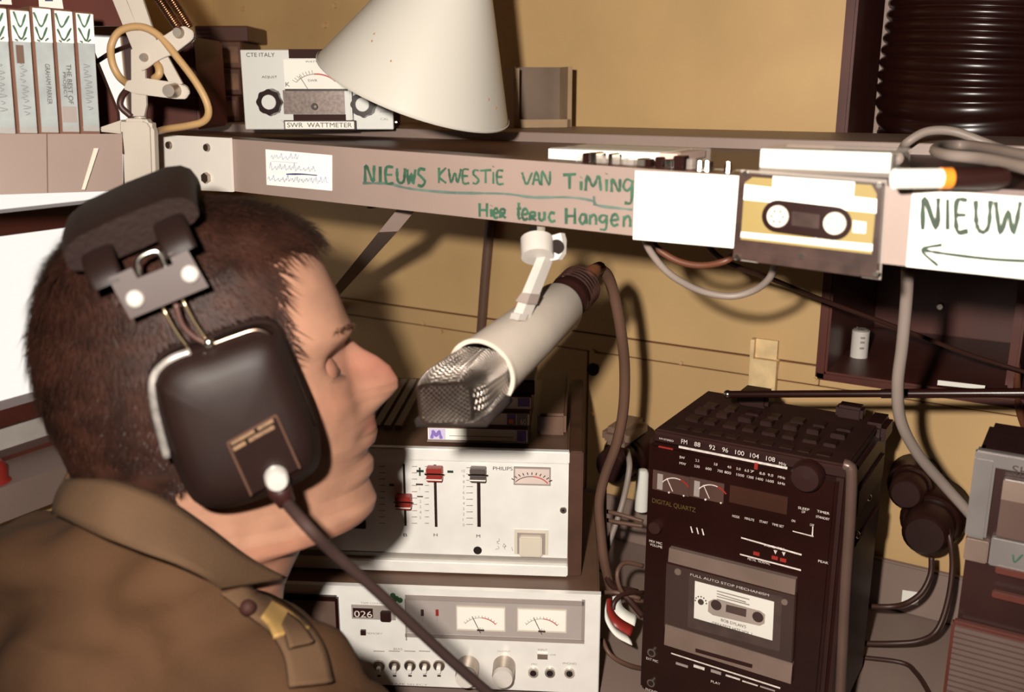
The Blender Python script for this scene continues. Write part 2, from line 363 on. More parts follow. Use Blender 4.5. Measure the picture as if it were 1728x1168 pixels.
bo.bm.faces.new([bo.bm.verts.new((x, y, ZB)) for x, y in poly]); r_ = bmesh.ops.extrude_face_region(bo.bm, geom=list(bo.bm.faces))
for v in r_['geom']:
    if isinstance(v, bmesh.types.BMVert): v.co.z -= .012
bo.done('board', M_BOARD, sh)
B().box(XL + .003, .28, .992, 1.175, ZB - .014, ZB + .0105, .001, 1).done('rear_rail', M_MAUVE, sh)
# left run of the shelf
ZS = LA.z - .001
bo = B(); poly = [(LA.x, LA.y), (LB.x, LB.y), (LB.x - .22, LB.y + .06), (LA.x - .22, LA.y + .12)]
bo.bm.faces.new([bo.bm.verts.new((x, y, ZS)) for x, y in poly]); r_ = bmesh.ops.extrude_face_region(bo.bm, geom=list(bo.bm.faces))
for v in r_['geom']:
    if isinstance(v, bmesh.types.BMVert): v.co.z -= .017
bo.done('side_board', M_BOARD, sh)
nl = (LB - LA).cross(Vector((0, 0, 1))).normalized()
if nl.dot(CAM - LA) > 0: nl = -nl          # pointing away from the viewer
md, mdb = LA.lerp(LB, .365), LAb.lerp(LBb, .365)
B().hexa([LAb, mdb, md, LA] + [v + nl * T for v in (LAb, mdb, md, LA)]).done('side_rail', M_MAUVE, sh)
e_ = (LB - LA).normalized() * .0008
B().hexa([mdb + e_, LBb, LB, md + e_] + [v + nl * T for v in (mdb + e_, LBb, LB, md + e_)]).done('side_rail', M_MAUVE, sh)
nw = -nl
B().hexa([P(137, 320, .868) + nw * .001, P(143, 320, .868) + nw * .001, P(166, 250, .877) + nw * .001, P(158, 250, .877) + nw * .001] + [P(137, 320, .868), P(143, 320, .868), P(166, 250, .877), P(158, 250, .877)]).done('scuff_mark', M_IVORY, sh)
# white corner plate with rivets and hexagon bolts
YP = YL - .004
cpl = [ony(270, 318, YP), ony(391, 324, YP), ony(387, 233, YP), ony(268, 227, YP)]
pl_ = B().hexa(cpl + [v + Yv * .0035 for v in cpl]).done('corner_plate', M_WHITE, sh)
for x, y in ((286, 245), (350, 249)):
    c = ony(x, y, YP); B().cyl(c, c + Vector((0, -.0025, 0)), .0042, .0034, 14).done('rivet', M_STEEL, pl_, .6)
for x, y in ((290, 299), (350, 300)):
    c = ony(x, y, YP); B().cyl(c, c + Vector((0, -.004, 0)), .0055, .0052, 6).done('hex_bolt', M_STEEL, pl_)
s0, s1 = ony(655, 372, .72), ony(535, 520, 1.20)
sv = Vector((.012, .0, .012))
B().hexa([s1 - sv, s0 - sv, s0 + sv, s1 + sv] + [v + Vector((.012, .014, 0)) for v in (s1 - sv, s0 - sv, s0 + sv, s1 + sv)]).done('strut', M_MAUVE, sh)
# wall brackets under the shelf
for x in (-.60, .1): B().box(x, x + .004, .72, YW - .005, ZB - .05, ZB - .014).done('bracket', M_MAUVE, sh)
# green handwriting on the rail
to_rail = lambda x, y: ony(x, y, YL - .0008)
W1 = [('N', 616, 634, 279, 308), ('I', 637, 646, 281, 308), ('E', 650, 667, 282, 309), ('U', 669, 686, 284, 309), ('W', 687, 701, 286, 310), ('S', 704, 720, 285, 314)]
W1b = [('K', 739, 755, 283, 309), ('W', 757, 778, 285, 308), ('E', 780, 794, 286, 309), ('S', 797, 810, 287, 310), ('T', 810, 829, 287, 309), ('i', 829, 836, 278, 310), ('E', 838, 852, 288, 310),
      ('V', 881, 899, 291, 311), ('A', 899, 913, 290, 312), ('N', 914, 931, 289, 313)]
W1c = [('T', 950, 972, 294, 319), ('i', 976, 985, 297, 321), ('M', 988, 1014, 297, 322), ('i', 1019, 1028, 290, 323), ('N', 1032, 1049, 302, 324), ('G', 1050, 1070, 303, 332)]
ribbon(pen_word(W1), 4.4, 'handwriting', M_INK, sh, to_rail); ribbon(pen_word(W1b), 3.6, 'handwriting', M_INK, sh, to_rail); ribbon(pen_word(W1c), 4.6, 'handwriting', M_INK, sh, to_rail)
W2 = [('H', 808, 824, 343, 366), ('i', 826, 832, 345, 366), ('e', 832, 842, 344, 368), ('R', 843, 856, 344, 368), ('t', 871, 881, 342, 370), ('e', 880, 893, 343, 371), ('R', 893, 908, 350, 372), ('u', 909, 921, 348, 372), ('c', 925, 939, 350, 374),
      ('H', 954, 973, 351, 378), ('a', 977, 992, 352, 378), ('n', 994, 1009, 352, 379), ('g', 1010, 1027, 355, 377), ('e', 1030, 1046, 352, 381), ('n', 1051, 1067, 353, 383)]
ribbon(pen_word(W2), 4.4, 'handwriting', M_INK, sh, to_rail)
ribbon([[(612, 309), (655, 310), (690, 318), (760, 325), (850, 327), (900, 333), (960, 333), (1000, 339), (1010, 347), (1067, 354)], [(1002, 331), (1003, 347)]], 4.2, 'underline', M_INKB, sh, to_rail)

def paper(name, label, cat, px, Y, m=M_PAPER, t=.0006):
    c = [ony(x, y, Y) for x, y in px]
    return tag(B().hexa(c + [v + Yv * t for v in c]).done(name, m), label, cat)
st = thing('sticker', 'small white sticker with faded blue pen notes on the shelf rail', 'sticker')
c = [ony(x, y, YL - .0012) for x, y in ((450, 312), (560, 322), (560, 262), (448, 252))]
B().hexa(c + [v + Yv * .0006 for v in c]).done('paper', M_PAPER, st)
to_st = lambda x, y: ony(x, y, YL - .0016)
notes = []
for x0, x1, y, seed in ((457, 500, 266, 1), (455, 535, 284, 2), (452, 555, 303, 3)):
    rr = random.Random(seed); x = x0
    while x < x1:
        notes.append([(x, y + (x - x0) * .05), (x + 2, y - rr.uniform(3, 11) + (x - x0) * .05), (x + 4, y + rr.uniform(0, 3) + (x - x0) * .05), (x + 7, y - rr.uniform(0, 7) + (x - x0) * .05)]); x += 8
ribbon(notes, 1.3, 'pen_notes', M_PENBLUE, st, to_st); ribbon([[(483, 294), (510, 294), (535, 296)]], 2.6, 'pen_line', M_PENDK, st, to_st)
ribbon([[(458, 272), (502, 275)]], 1.0, 'pen_line', M_PENBLUE, st, to_st)
paper('blank_card', 'blank white card stuck to the shelf rail beside the handwriting', 'card', ((1068, 404), (1239, 419), (1248, 297), (1072, 288)), YL - .0018)
ns = thing('arrow_sign', 'white paper sign reading NIEUWS above a green arrow pointing left', 'sign')
c = [ony(x, y, YL - .0018) for x, y in ((1529, 450), (1800, 478), (1800, 338), (1540, 319))]
B().hexa(c + [v + Yv * .0006 for v in c]).done('paper', M_PAPER, ns)
to_ns = lambda x, y: ony(x, y, YL - .0023)
ribbon(pen_word([('N', 1557, 1588, 334, 388), ('I', 1592, 1606, 336, 388), ('E', 1612, 1638, 338, 390), ('U', 1645, 1676, 338, 392), ('W', 1680, 1722, 340, 394), ('S', 1728, 1756, 344, 400)]), 8.0, 'handwriting', M_INKD, ns, to_ns)
ribbon([[(1556, 422), (1600, 429), (1680, 438), (1770, 442)], [(1590, 413), (1556, 422), (1583, 449)]], 5.4, 'arrow', M_INKD, ns, to_ns)

# ------------------------------------------------------------------ ribbed hose in the opening
hs = thing('ribbed_hose', 'thick dark brown ribbed ventilation hose in front of the opening', 'hose')
h0 = ony(1652, 120, 1.315)
hc = [h0 + Vector(v) for v in ((.03, -.02, .46), (.02, -.012, .30), (.008, 0, .14), (0, 0, .0), (0, .01, -.06), (0, .045, -.115), (0, .11, -.135), (0, .18, -.137))]
ax = spline(hc, 60)
prof_r, ring = .113, []
L_ = 0; pts, rad = [ax[0]], [prof_r]
for i in range(1, len(ax)):
    L_ += (ax[i] - ax[i - 1]).length; pts.append(ax[i])
    ph = (L_ / .0128) % 1.0
    rad.append(prof_r - .0045 + .0045 * abs(math.sin(PI * ph)) ** .5)
dense = []
acc = [0]
for i in range(1, len(ax)): acc.append(acc[-1] + (ax[i] - ax[i - 1]).length)
n = int(acc[-1] / .0016); k = 0
for i in range(n):
    s = acc[-1] * i / (n - 1)
    while k < len(acc) - 2 and acc[k + 1] < s: k += 1
    t = (s - acc[k]) / max(1e-9, acc[k + 1] - acc[k]); dense.append(ax[k].lerp(ax[k + 1], t))
rad = [prof_r - .005 + .005 * abs(math.sin(PI * (i * acc[-1] / (n - 1) / .0128))) ** .6 for i in range(n)]
B().tube(dense, rad, 40, cap=False).done('ribbed_tube', M_BLACKG, hs, 3.2)
B().tube([dense[-1] + Vector((0, .0, 0)), dense[-1] + Vector((0, .020, 0))], .118, 36).done('end_collar', M_DKBROWN, hs, .7)

# fluorescent starter on the sill
fs_ = thing('lamp_starter', 'small white fluorescent lamp starter standing on the sill', 'starter', onpl(1449, 602, (0, 0, zs), (0, 0, 1)))
sr = .0112; shh = .036
B().cyl((0, 0, 0), (0, 0, shh), sr, sr, 24).done('can', M_WHITE, fs_, .6)
B().cyl((0, 0, shh), (0, 0, shh + .002), sr * .86, sr * .86, 24).done('cap', M_PRINTG, fs_, .6)
for s in (-1, 1): B().cyl((s * .006, 0, shh), (s * .006, 0, shh + .005), .0016, .002, 8).done('pin', M_CHROME, fs_, .6)
for i, z in enumerate((.027, .021, .013)):
    vs_, fc = [], []
    for k in range(5):
        a = -1.9 + k * .13 + YAW; vs_ += [(math.cos(a) * (sr + .0002), math.sin(a) * (sr + .0002), z), (math.cos(a) * (sr + .0002), math.sin(a) * (sr + .0002), z + .0028)]
        if k: j = len(vs_); fc.append((j - 4, j - 2, j - 1, j - 3))
    meshobj('print', vs_, fc, M_PRINTG, fs_)

# ================================================================== things on the shelf
# cassette row standing on the left run
dirL = Vector((LA.x - LB.x, LA.y - LB.y, 0)).normalized(); yawL = math.atan2(dirL.y, dirL.x)
CW, CH, CDp = .0168, .109, .070
M_CASE = mat('cassette_case_plastic', (.16, .075, .050), .3, var=.15, spec=.5)
def v_marks(seed):
    r = random.Random(seed); j = lambda: r.uniform(-.0012, .0012)
    return [[(.003 + j(), .104), (.0075 + j(), .093 + j()), (.0135, .1035 + j())], [(.003, .092 + j()), (.008 + j(), .082), (.0135 + j(), .0925)]]
spine_texts = [('', 0), ('', 3), ('', 3), ('GRAHAM PARKER', 2), ('THE BEST OF', 2), ('', 3)]
n0 = Vector((-math.sin(yawL), math.cos(yawL), 0))
case_labels = ['clear cassette case with blank spine at the outer end of the row', 'cassette case with faded pencil lettering on its spine, green V sticker on top', 'cassette case with a brown stamp below its green V sticker', 'cassette case with small black vertical print along its spine', 'cassette case with two lines of black print and a grey patch', 'cassette case with pale handwriting, at the lamp end of the row']
for i in range(6):
    pb = onpl(139, 224, LA, n0) - dirL * (.0176 * (5 - i)); pb.z = ZS + .0004
    pb = pb + n0 * .004
    lean = .045
    t = thing('cassette_case', case_labels[i], 'cassette case', pb, group='cassettes on the left shelf run', rot=(0, lean, yawL))
    h = CH * (1.0 - .012 * (i % 3))
    B().box(0, CW, 0, CDp, 0, h, .001, 1).done('case', M_CASE, t)
    B().box(.0022, CW - .0008, -.0005, .001, .004, h * .98).done('spine_card', M_CARD, t)
    B().box(.002, CW - .001, -.0009, .0, .004, .009).done('case_hinge', M_CLEAR, t)
    if i:
        B().box(.0018, CW - .0006, -.0010, 0, .080, h * .985).done('paper_sticker', M_PAPER, t)
        ribbon(v_marks(i), .0017, 'green_v_mark', M_INK, t, lambda a, b: Vector((a, -.0014, b)))
        ribbon([[(.0035, .0815), (.006, .0805)], [(.010, .081), (.013, .0835)]], .0012, 'green_number', M_INK, t, lambda a, b: Vector((a, -.0014, b)))
    s, k = spine_texts[i]
    if k == 3:                                             # faint pencil scrawl running down the spine
        rs_ = random.Random(40 + i); zz, scr_ = .062, []
        while zz > .022: scr_.append([(.006 + rs_.uniform(-.001, .001), zz), (.0115 + rs_.uniform(-.0025, .001), zz - .0015), (.006 + rs_.uniform(-.001, .002), zz - .003)]); zz -= rs_.uniform(.0036, .0062)
        ribbon(scr_, .0006, 'pencil_scrawl', mat('pencil_grey', (.15, .15, .155), .7, var=0), t, lambda a, b: Vector((a, -.0009, b)))
    if s:
        hh = .004 if k == 2 else .0065
        txt(s, .0085 if k else .0055, .062 if k else .066, hh, M_PRINT if k else mat('pencil_grey', (.15, .15, .155), .7, var=0), t, -.0008, .034 if k else .05, -PI / 2)
        if i == 4: txt('PROJECT', .0042, .055, .0035, M_PRINT, t, -.0008, .022, -PI / 2)
    if i == 2: B().box(.004, .010, -.0008, 0, .062, .077).done('brown_stamp', M_TOPBR, t)
    if i == 4: B().box(.003, CW - .002, -.0007, 0, .012, .026).done('grey_patch', M_PRINTG, t)
# dark rack board behind the row, with pinned cards
n1 = _FH; rp = P(100, 130, 1.0)
rk = thing('cassette_rack', 'dark brown board standing behind the cassette row', 'rack')
pp = [onpl(x, y, rp, n1) for x, y in ((-180, -90), (220, -90), (207, 44), (147, 44), (151, 78), (197, 190), (199, 217), (-180, 217))]
b = B(); a = [b.bm.verts.new(v) for v in pp]; c = [b.bm.verts.new(v + n1 * .008) for v in pp]
b.bm.faces.new(a); b.bm.faces.new(c[::-1])
for i in range(len(a)): b.bm.faces.new((a[i], c[i], c[(i + 1) % len(a)], a[(i + 1) % len(a)]))
b.done('back_board', M_DKBROWN, rk)
for q in ([(62, -40), (98, -40), (107, 15), (66, 12)], [(-30, -40), (12, -40), (20, 8), (-30, 6)]):
    c = [onpl(x, y, rp - n1 * .001, n1) for x, y in q]; B().hexa(c + [v + n1 * .0006 for v in c]).done('pinned_card', M_PAPER, rk)
    c = [onpl(x, y, rp - n1 * .0016, n1) for x, y in [(q[0][0] + 8, -30), (q[1][0] - 6, -30), (q[2][0] - 18, 2), (q[3][0] + 10, 2)]]; B().hexa(c + [v + n1 * .0004 for v in c]).done('card_print', M_PENDK, rk)

# ------------------------------------------------------------------ architect lamp
LD = .90
lamp = Dev('desk_lamp', 'white architect lamp with jointed arm and wide conical shade', 'lamp', P(235, 200, LD), YAW); le = lamp.e
def poly(name, m, px, y0, y1, parent=le, dev=lamp, bev=0):
    q = [dev.px(x, y, y0) for x, y in px]
    b = B().prism(q, y0, y1)
    if bev: bmesh.ops.bevel(b.bm, geom=list(b.bm.edges), offset=bev, segments=2, affect='EDGES', clamp_overlap=True)
    return b.done(name, m, parent)
M_LAMP = mat('lamp_enamel', (.40, .345, .295), .4, var=.06, scale=20, spec=.4)
M_SHADE = mat('lamp_shade_enamel', (.47, .435, .385), .35, var=.03, scale=6, spec=.4)
poly('clamp', M_LAMP, [(206, 332), (262, 332), (258, 215), (251, 203), (240, 200), (205, 200)], -.006, .010, bev=.004)
poly('clamp_flange', M_LAMP, [(165, 216), (206, 202), (206, 226), (165, 222)], -.004, .03, bev=.002)
pn = lamp.px(236, 205, .012); pt = lamp.px(236, 150, .012)
B().cyl((pn[0], .012, pn[1]), (pt[0], .012, pt[1]), .0055, .0055, 14).done('pivot_pin', M_LAMP, le, .6)
poly('lower_bar', M_LAMP, [(221, 84), (243, 74), (247, 178), (243, 196), (222, 196)], .000, .004)
poly('joint_plate', M_LAMP, [(238, 74), (262, 71), (298, 46), (312, 44), (326, 53), (326, 64), (318, 72), (291, 92), (270, 98), (250, 114), (238, 120)], -.004, .0, bev=.0008)
poly('joint_plate', M_LAMP, [(300, 60), (318, 48), (329, 56), (328, 68), (296, 92), (290, 84)], .010, .013, bev=.0008)
poly('foot_plate', M_LAMP, [(214, 136), (246, 132), (292, 139), (314, 146), (320, 156), (313, 167), (296, 167), (226, 158), (208, 150)], -.005, -.001, bev=.0008)
poly('diagonal_bar', M_LAMP, [(264, 100), (280, 90), (308, 141), (290, 148)], .002, .005)
poly('arm_bar', M_LAMP, [(92, -262), (110, -268), (213, 0), (244, 76), (224, 84), (190, 0)], .004, .008)
poly('arm_bar', M_LAMP, [(114, -262), (134, -268), (241, 0), (268, 80), (248, 88), (214, 0)], .001, .005)
for x, y, r in ((243, 97, 7.5), (301, 55, 10)): lamp.knob('screw', M_STEEL, x, y, r, .004, taper=.75, off=-.0045)
lamp.knob('wing_knob', M_STEEL, 294, 153, 12.5, .016, taper=.8, off=-.005)
lamp.knob('washer', M_LAMP, 308, 154, 12, .003, off=.004)
for (x0, y0, x1, y1) in ((170, -150, 303, 50), (188, -160, 320, 46)):
    a = lamp.px(x0, y0, .012); c = lamp.px(x1, y1, .012); a = Vector((a[0], .012, a[1])); c = Vector((c[0], .012, c[1]))
    pts = []; n = 900; u = (c - a).normalized(); v1 = u.orthogonal().normalized(); v2 = u.cross(v1)
    for k in range(n): th = k / n * 2 * PI * 60; pts.append(a.lerp(c, k / n) + (v1 * math.cos(th) + v2 * math.sin(th)) * .0034)
    B().tube(pts, .0011, 5).done('spring', M_BRONZE, le, 3.2)
# off to the shade: elbow above the frame
def Lp(x, y, d):
    v = P(x, y, d) - lamp.o; return Vector((v.dot(lamp.x), v.dot(lamp.n), v.z))
SDp = .97
sc = Lp(700, 150, SDp); axw = _R * .345 + _U * .83 - _F * .44; axl = Vector((axw.dot(lamp.x), axw.dot(lamp.n), axw.z)).normalized()
rs = 168 / FPX * SDp; hs_ = .192; ht = .150
prof = [(rs * (1 - h / hs_), h) for h in np.linspace(0, ht, 24)]
sh_b = B(); sh_b.lathe(prof + [(.014, ht + .004)], sc, axl, 72); sh_b.lathe([(r - .0012, h) for r, h in prof], sc, axl, 72)
sh_b.lathe([(rs - .0012, 0), (rs + .0006, -.0006), (rs + .0010, .0008), (rs, .002)], sc, axl, 72)
sd = sh_b.done('lamp_shade', M_SHADE, le, .9)
for x, y in ((836, 182), (824, 168), (632, 58), (628, 70), (660, 104)):
    q = Lp(x, y, SDp - .1); a0 = q - sc; 
    # small chips in the enamel: put where the view ray meets the cone
    o = Lp(864, 584, 0.0); d = (Lp(x, y, 1.0) - o)
    best = None
    for k in range(400):
        pt_ = o + d * (.80 + k * .0006); rel = pt_ - sc; hh = rel.dot(axl); rr = (rel - axl * hh).length
        if rr < rs * (1 - hh / hs_): best = pt_; break
    if best is not None: B().sph(best, .0011, 8, (1.0, .6, 1.3)).done('enamel_chip', M_STAIN, sd)
sk0 = sc + axl * ht; sk1 = sc + axl * (ht + .055)
B().lathe([(.001, .058), (.012, .057), (.017, .045), (.018, .0)], sk0, axl, 24).done('lamp_socket', M_LAMP, le, .8)
B().sph(sc + axl * .075, .026, 20, (1, 1, 1)).done('bulb', M_PAPER, le, 3.2)
el = Lp(112, -265, .905); bar_v = Vector((0, 0, .012))
for s in (-1, 1): B().tube([el + bar_v * s * .8, sk1 + bar_v * s], .0045, 8).done('upper_arm_bar', M_LAMP, le, .8)
B().cyl(el + Vector((0, -.012, 0)), el + Vector((0, .012, 0)), .018, .018, 20).done('elbow_joint', M_LAMP, le, .6)
B().cyl(sk1 + Vector((0, -.010, 0)), sk1 + Vector((0, .010, 0)), .016, .016, 20).done('shade_joint', M_LAMP, le, .6)
cb = [Lp(x, y, d) for x, y, d in ((216, 143, .905), (200, 128, .89), (189, 104, .885), (188, 76, .885), (203, 52, .882), (236, 45, .88), (268, 60, .88), (300, 98, .88), (328, 135, .882), (346, 166, .885), (352, 190, .89), (343, 205, .895), (318, 212, .90), (285, 217, .91), (268, 221, .93))]
B().tube(cb, .0034, 10, sub=8).done('power_cord', M_CABLEO, le, 3.2)
B().tube([Lp(x, y, d) for x, y, d in ((262, 104, .892), (268, 114, .888), (268, 126, .888), (260, 133, .892))], .0036, 10, sub=6).done('power_cord', M_CABLEO, le, 3.2)
B().tube([Lp(x, y, d) for x, y, d in ((214, 152, .90), (205, 165, .895), (204, 180, .895), (222, 197, .90))], .003, 8, sub=6).done('earth_lead', M_CABLED, le, 3.2)
cable('window_cord', 'thin dark cord slung across the window beside the lamp', [P(150, 112, 1.02), P(165, 103, .99), P(190, 88, .95), P(228, 74, .91)], .0022, M_CABLED)

# ------------------------------------------------------------------ dark boxes in the corner
cy_ = P(370, 216, 1.5)
bx_ = [('tape_box', 338, 404, 172, 214, 1.44, 'dark brown tape box at the bottom of the corner stack'), ('tape_box', 346, 408, 128, 171, 1.45, 'dark brown tape box with a pale label, second in the corner stack'),
       ('tape_box', 340, 408, 84, 127, 1.46, 'reddish brown tape box, third in the corner stack'), ('tape_box', 330, 420, 58, 83, 1.47, 'flat dark box lying on top of the corner stack')]
zt_ = ZB + .0112
for i, (nm, x0, x1, y0, y1, d, lb) in enumerate(bx_):
    a = onpl(x0, (y0 + y1) / 2, P(x0, y1, d), _FH); c = onpl(x1, (y0 + y1) / 2, P(x0, y1, d), _FH); hgt = (y1 - y0 + 1) / FPX * d
    D_ = Dev(nm, lb, 'box', (a.x, a.y, zt_), YAW); wd = (Vector((c.x, c.y, 0)) - Vector((a.x, a.y, 0))).length
    B().box(0, wd, 0, .11, 0, hgt - .0006, .0015, 1).done('box_body', M_BOARD if i != 2 else mat('redbrown_card', (.095, .035, .018), .6, var=.35, scale=25), D_.e)
    if i in (0, 1, 2): B().box(wd * .35, wd * .93, -.0007, 0, hgt * .2, hgt * .8).done('box_label', mat('faded_label', (.14, .065, .032), .6, var=.5, scale=40), D_.e)
    for k in range(3): B().box(wd * .02, wd * .30, -.0006, 0, hgt * (.2 + .25 * k), hgt * (.24 + .25 * k)).done('box_stripe', M_HOLE, D_.e)
    zt_ += hgt
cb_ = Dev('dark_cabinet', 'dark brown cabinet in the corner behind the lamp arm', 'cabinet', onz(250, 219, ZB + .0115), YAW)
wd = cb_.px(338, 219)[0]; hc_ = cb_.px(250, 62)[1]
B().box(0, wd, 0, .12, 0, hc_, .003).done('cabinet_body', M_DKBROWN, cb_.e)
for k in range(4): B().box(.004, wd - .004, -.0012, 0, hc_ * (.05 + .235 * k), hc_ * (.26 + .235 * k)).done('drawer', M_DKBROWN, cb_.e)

# ------------------------------------------------------------------ SWR wattmeter
wm = Dev('swr_wattmeter', 'white faced SWR wattmeter with two black knobs and tilted dial', 'meter', onz(414, 218.5, ZB + .0115), YAW)
r = wm.rect(408, 84, 664, 218); Hm = r[3]; Wm = wm.px(664, 210)[0]
M_WM = mat('wattmeter_face', (.60, .585, .55), .4, var=.03)
B().box(.001, Wm - .001, .003, .085, .0, Hm - .002, .002).done('case', M_BLACKM, wm.e)
body = B().box(0, Wm, 0, .0035, 0, Hm, .0008, 1).done('front_plate', M_WM, wm.e)
wm.plate('top_recess', M_BLACKM, 487, 83, 560, 100, .0012)
# dial hood
hd = B(); q = [wm.px(x, y) for x, y in ((478, 208), (598, 208), (598, 98), (478, 98))]
hd.box(q[0][0], q[1][0], -.014, 0, wm.px(480, 204)[1], wm.px(480, 99)[1], .0015); hd.done('dial_bezel', M_WM, wm.e)
rr = wm.rect(483, 101, 590, 152); B().box(rr[0], rr[1], -.0150, -.0138, rr[2], rr[3]).done('dial_face', M_PAPER, wm.e)
rr = wm.rect(482, 152, 586, 192); B().box(rr[0], rr[1], -.0158, -.0138, rr[2], rr[3]).done('dial_cover', mat('dial_cover_grey', (.17, .13, .115), .35, .3, var=.25, scale=300), wm.e)
wm.plate('dial_edge', M_BLACK, 481, 150, 587, 153.5, .0008, off=-.0158)
wm.knob('dial_screw', M_BLACK, 531, 180, 6, .003, off=-.0158); wm.knob('dial_screw_head', M_CHROME, 532, 180, 2.5, .0005, off=-.0188)
wm.plate('lower_recess', M_BLACKM, 495, 193, 584, 204, .0006, off=-.0142)
c = wm.px(535, 160, -.015)
def arc(rad, a0, a1): return [(c[0] + math.cos(t) * rad, c[1] + math.sin(t) * rad * .8) for t in np.linspace(a0, a1, 12)]
to_d = lambda a, b: Vector((a, -.0153, b))
u_ = wm.px(536, 100)[0] - wm.px(535, 100)[0]
ribbon([arc(42 * u_, 2.5, 1.6)], .0009, 'dial_scale', M_PRINTG, wm.e, to_d); ribbon([arc(42 * u_, 1.65, .7)], .0016, 'red_scale', M_REDP, wm.e, to_d)
ribbon([[(c[0] + math.cos(t) * 42 * u_, c[1] + math.sin(t) * 42 * u_ * .8), (c[0] + math.cos(t) * 50 * u_, c[1] + math.sin(t) * 50 * u_ * .8)] for t in np.linspace(2.5, 1.7, 8)], .0006, 'dial_ticks', M_PRINTG, wm.e, to_d)
ribbon([[(wm.px(520, 151, -.015)[0], wm.px(520, 151, -.015)[1]), (wm.px(505, 128, -.015)[0], wm.px(505, 128, -.015)[1])]], .0006, 'needle', M_PRINT, wm.e, to_d)
wm.text('SWR', 524, 138, 540, 134, M_PRINT, -.0154); wm.text('WATT', 520, 106, 540, 103, M_PRINT, -.0154); wm.text('K', 487, 146, 494, 139, M_PRINT, -.0154)
wm.plate('name_strip', M_PRINT, 479, 203, 601, 219, .0006, off=-.0145); rr = wm.rect(481, 205, 598, 217.5, -.015); B().box(rr[0], rr[1], -.0157, -.0150, rr[2], rr[3]).done('name_strip_face', M_PAPER, wm.e)
a = wm.px(485, 215, -.0157); e2 = wm.px(594, 215, -.0157); t2 = wm.px(485, 207, -.0157)
txt('SWR  WATTMETER', a[0], a[1], t2[1] - a[1], M_PRINT, wm.e, -.0160, e2[0] - a[0])
wm.text('CTE ITALY', 416, 96, 464, 89, M_PRINT, -.0008); wm.text('ADJUST', 442, 133, 468, 128, M_PRINT, -.0008)
wm.text('FWD', 642, 190, 655, 187, M_PRINTG, -.0008); wm.text('CAL', 642, 203, 656, 199, M_PRINTG, -.0008)
def wave_knob(dev, x, y, rpx, mcap, off=0.0, d=.022):
    c = dev.px(x, y, off); r = abs(dev.px(x + rpx, y, off)[0] - c[0]); seg = 48; b = B()
    for (k0, k1, y0, y1) in ((1.0, .96, off, off - d),):
        rings = []
        for yy, kk in ((y0, k0), (y1, k1)):
            rings.append([b.bm.verts.new((c[0] + math.cos(2 * PI * k / seg) * r * kk * (1 + .05 * math.cos(8 * 2 * PI * k / seg)), yy, c[1] + math.sin(2 * PI * k / seg) * r * kk * (1 + .05 * math.cos(8 * 2 * PI * k / seg)))) for k in range(seg)])
        for k in range(seg): b.bm.faces.new((rings[0][k], rings[0][(k + 1) % seg], rings[1][(k + 1) % seg], rings[1][k]))
        b.bm.faces.new(rings[1]); b.bm.faces.new(rings[0][::-1])
    o = b.done('knob', M_BLACKG, dev.e, .8)
    B().cyl((c[0], off - d, c[1]), (c[0], off - d - .001, c[1]), r * .58, r * .55, 24).done('knob_cap', mcap, o, .6); return o
wave_knob(wm, 461, 172, 21, M_WM); wave_knob(wm, 616, 176, 20, M_WM)
p = (Wm + .0002, .02, wm.px(650, 207)[1]); B().cyl(p, (p[0] + .002, p[1], p[2]), .002, .0018, 10).done('side_screw', M_CHROME, wm.e, .6)
for s in (.02, Wm - .02): B().cyl((s, .03, -.0008), (s, .03, .001), .006, .006, 12).done('foot', M_BLACKM, wm.e, .6)

# open metal bin right of the shade
ba = P(868, 210, 1.235); ba.z = ZB + .0108; bb = ba + Vector((math.cos(YAW + .22), math.sin(YAW + .22), 0)) * .074
bn = Dev('metal_bin', 'open grey metal bin standing on the shelf beside the lamp shade', 'bin', ba, math.atan2(bb.y - ba.y, bb.x - ba.x))
wd = (bb - ba).length; hgt = bn.px(868, 112)[1]
M_BIN = mat('bin_metal', (.155, .105, .075), .45, .2, var=.2, scale=12); M_BINE = mat('bin_edge_metal', (.32, .21, .12), .5, .1, var=.15)
B().box(0, wd, .05, .052, 0, hgt).done('back_plate', M_BIN, bn.e); B().box(0, wd, 0, .052, 0, .002).done('bottom_plate', M_BINE, bn.e)
B().box(-.001, .0015, 0, .05, 0, hgt).done('side_plate', M_BINE, bn.e); B().box(wd - .0015, wd + .001, 0, .05, 0, hgt).done('side_plate', M_BINE, bn.e)
B().box(-.001, .006, -.001, .0005, 0, hgt * .97).done('flange', M_BINE, bn.e); B().box(wd - .005, wd, -.001, .0005, 0, hgt).done('flange', M_BINE, bn.e); B().box(0, wd, -.001, .0005, 0, .010).done('flange', M_BINE, bn.e)
for z in (.2, .8): B().cyl((.003, -.0008, hgt * z), (.003, -.002, hgt * z), .0014, .0012, 8).done('rivet', M_STEEL, bn.e)

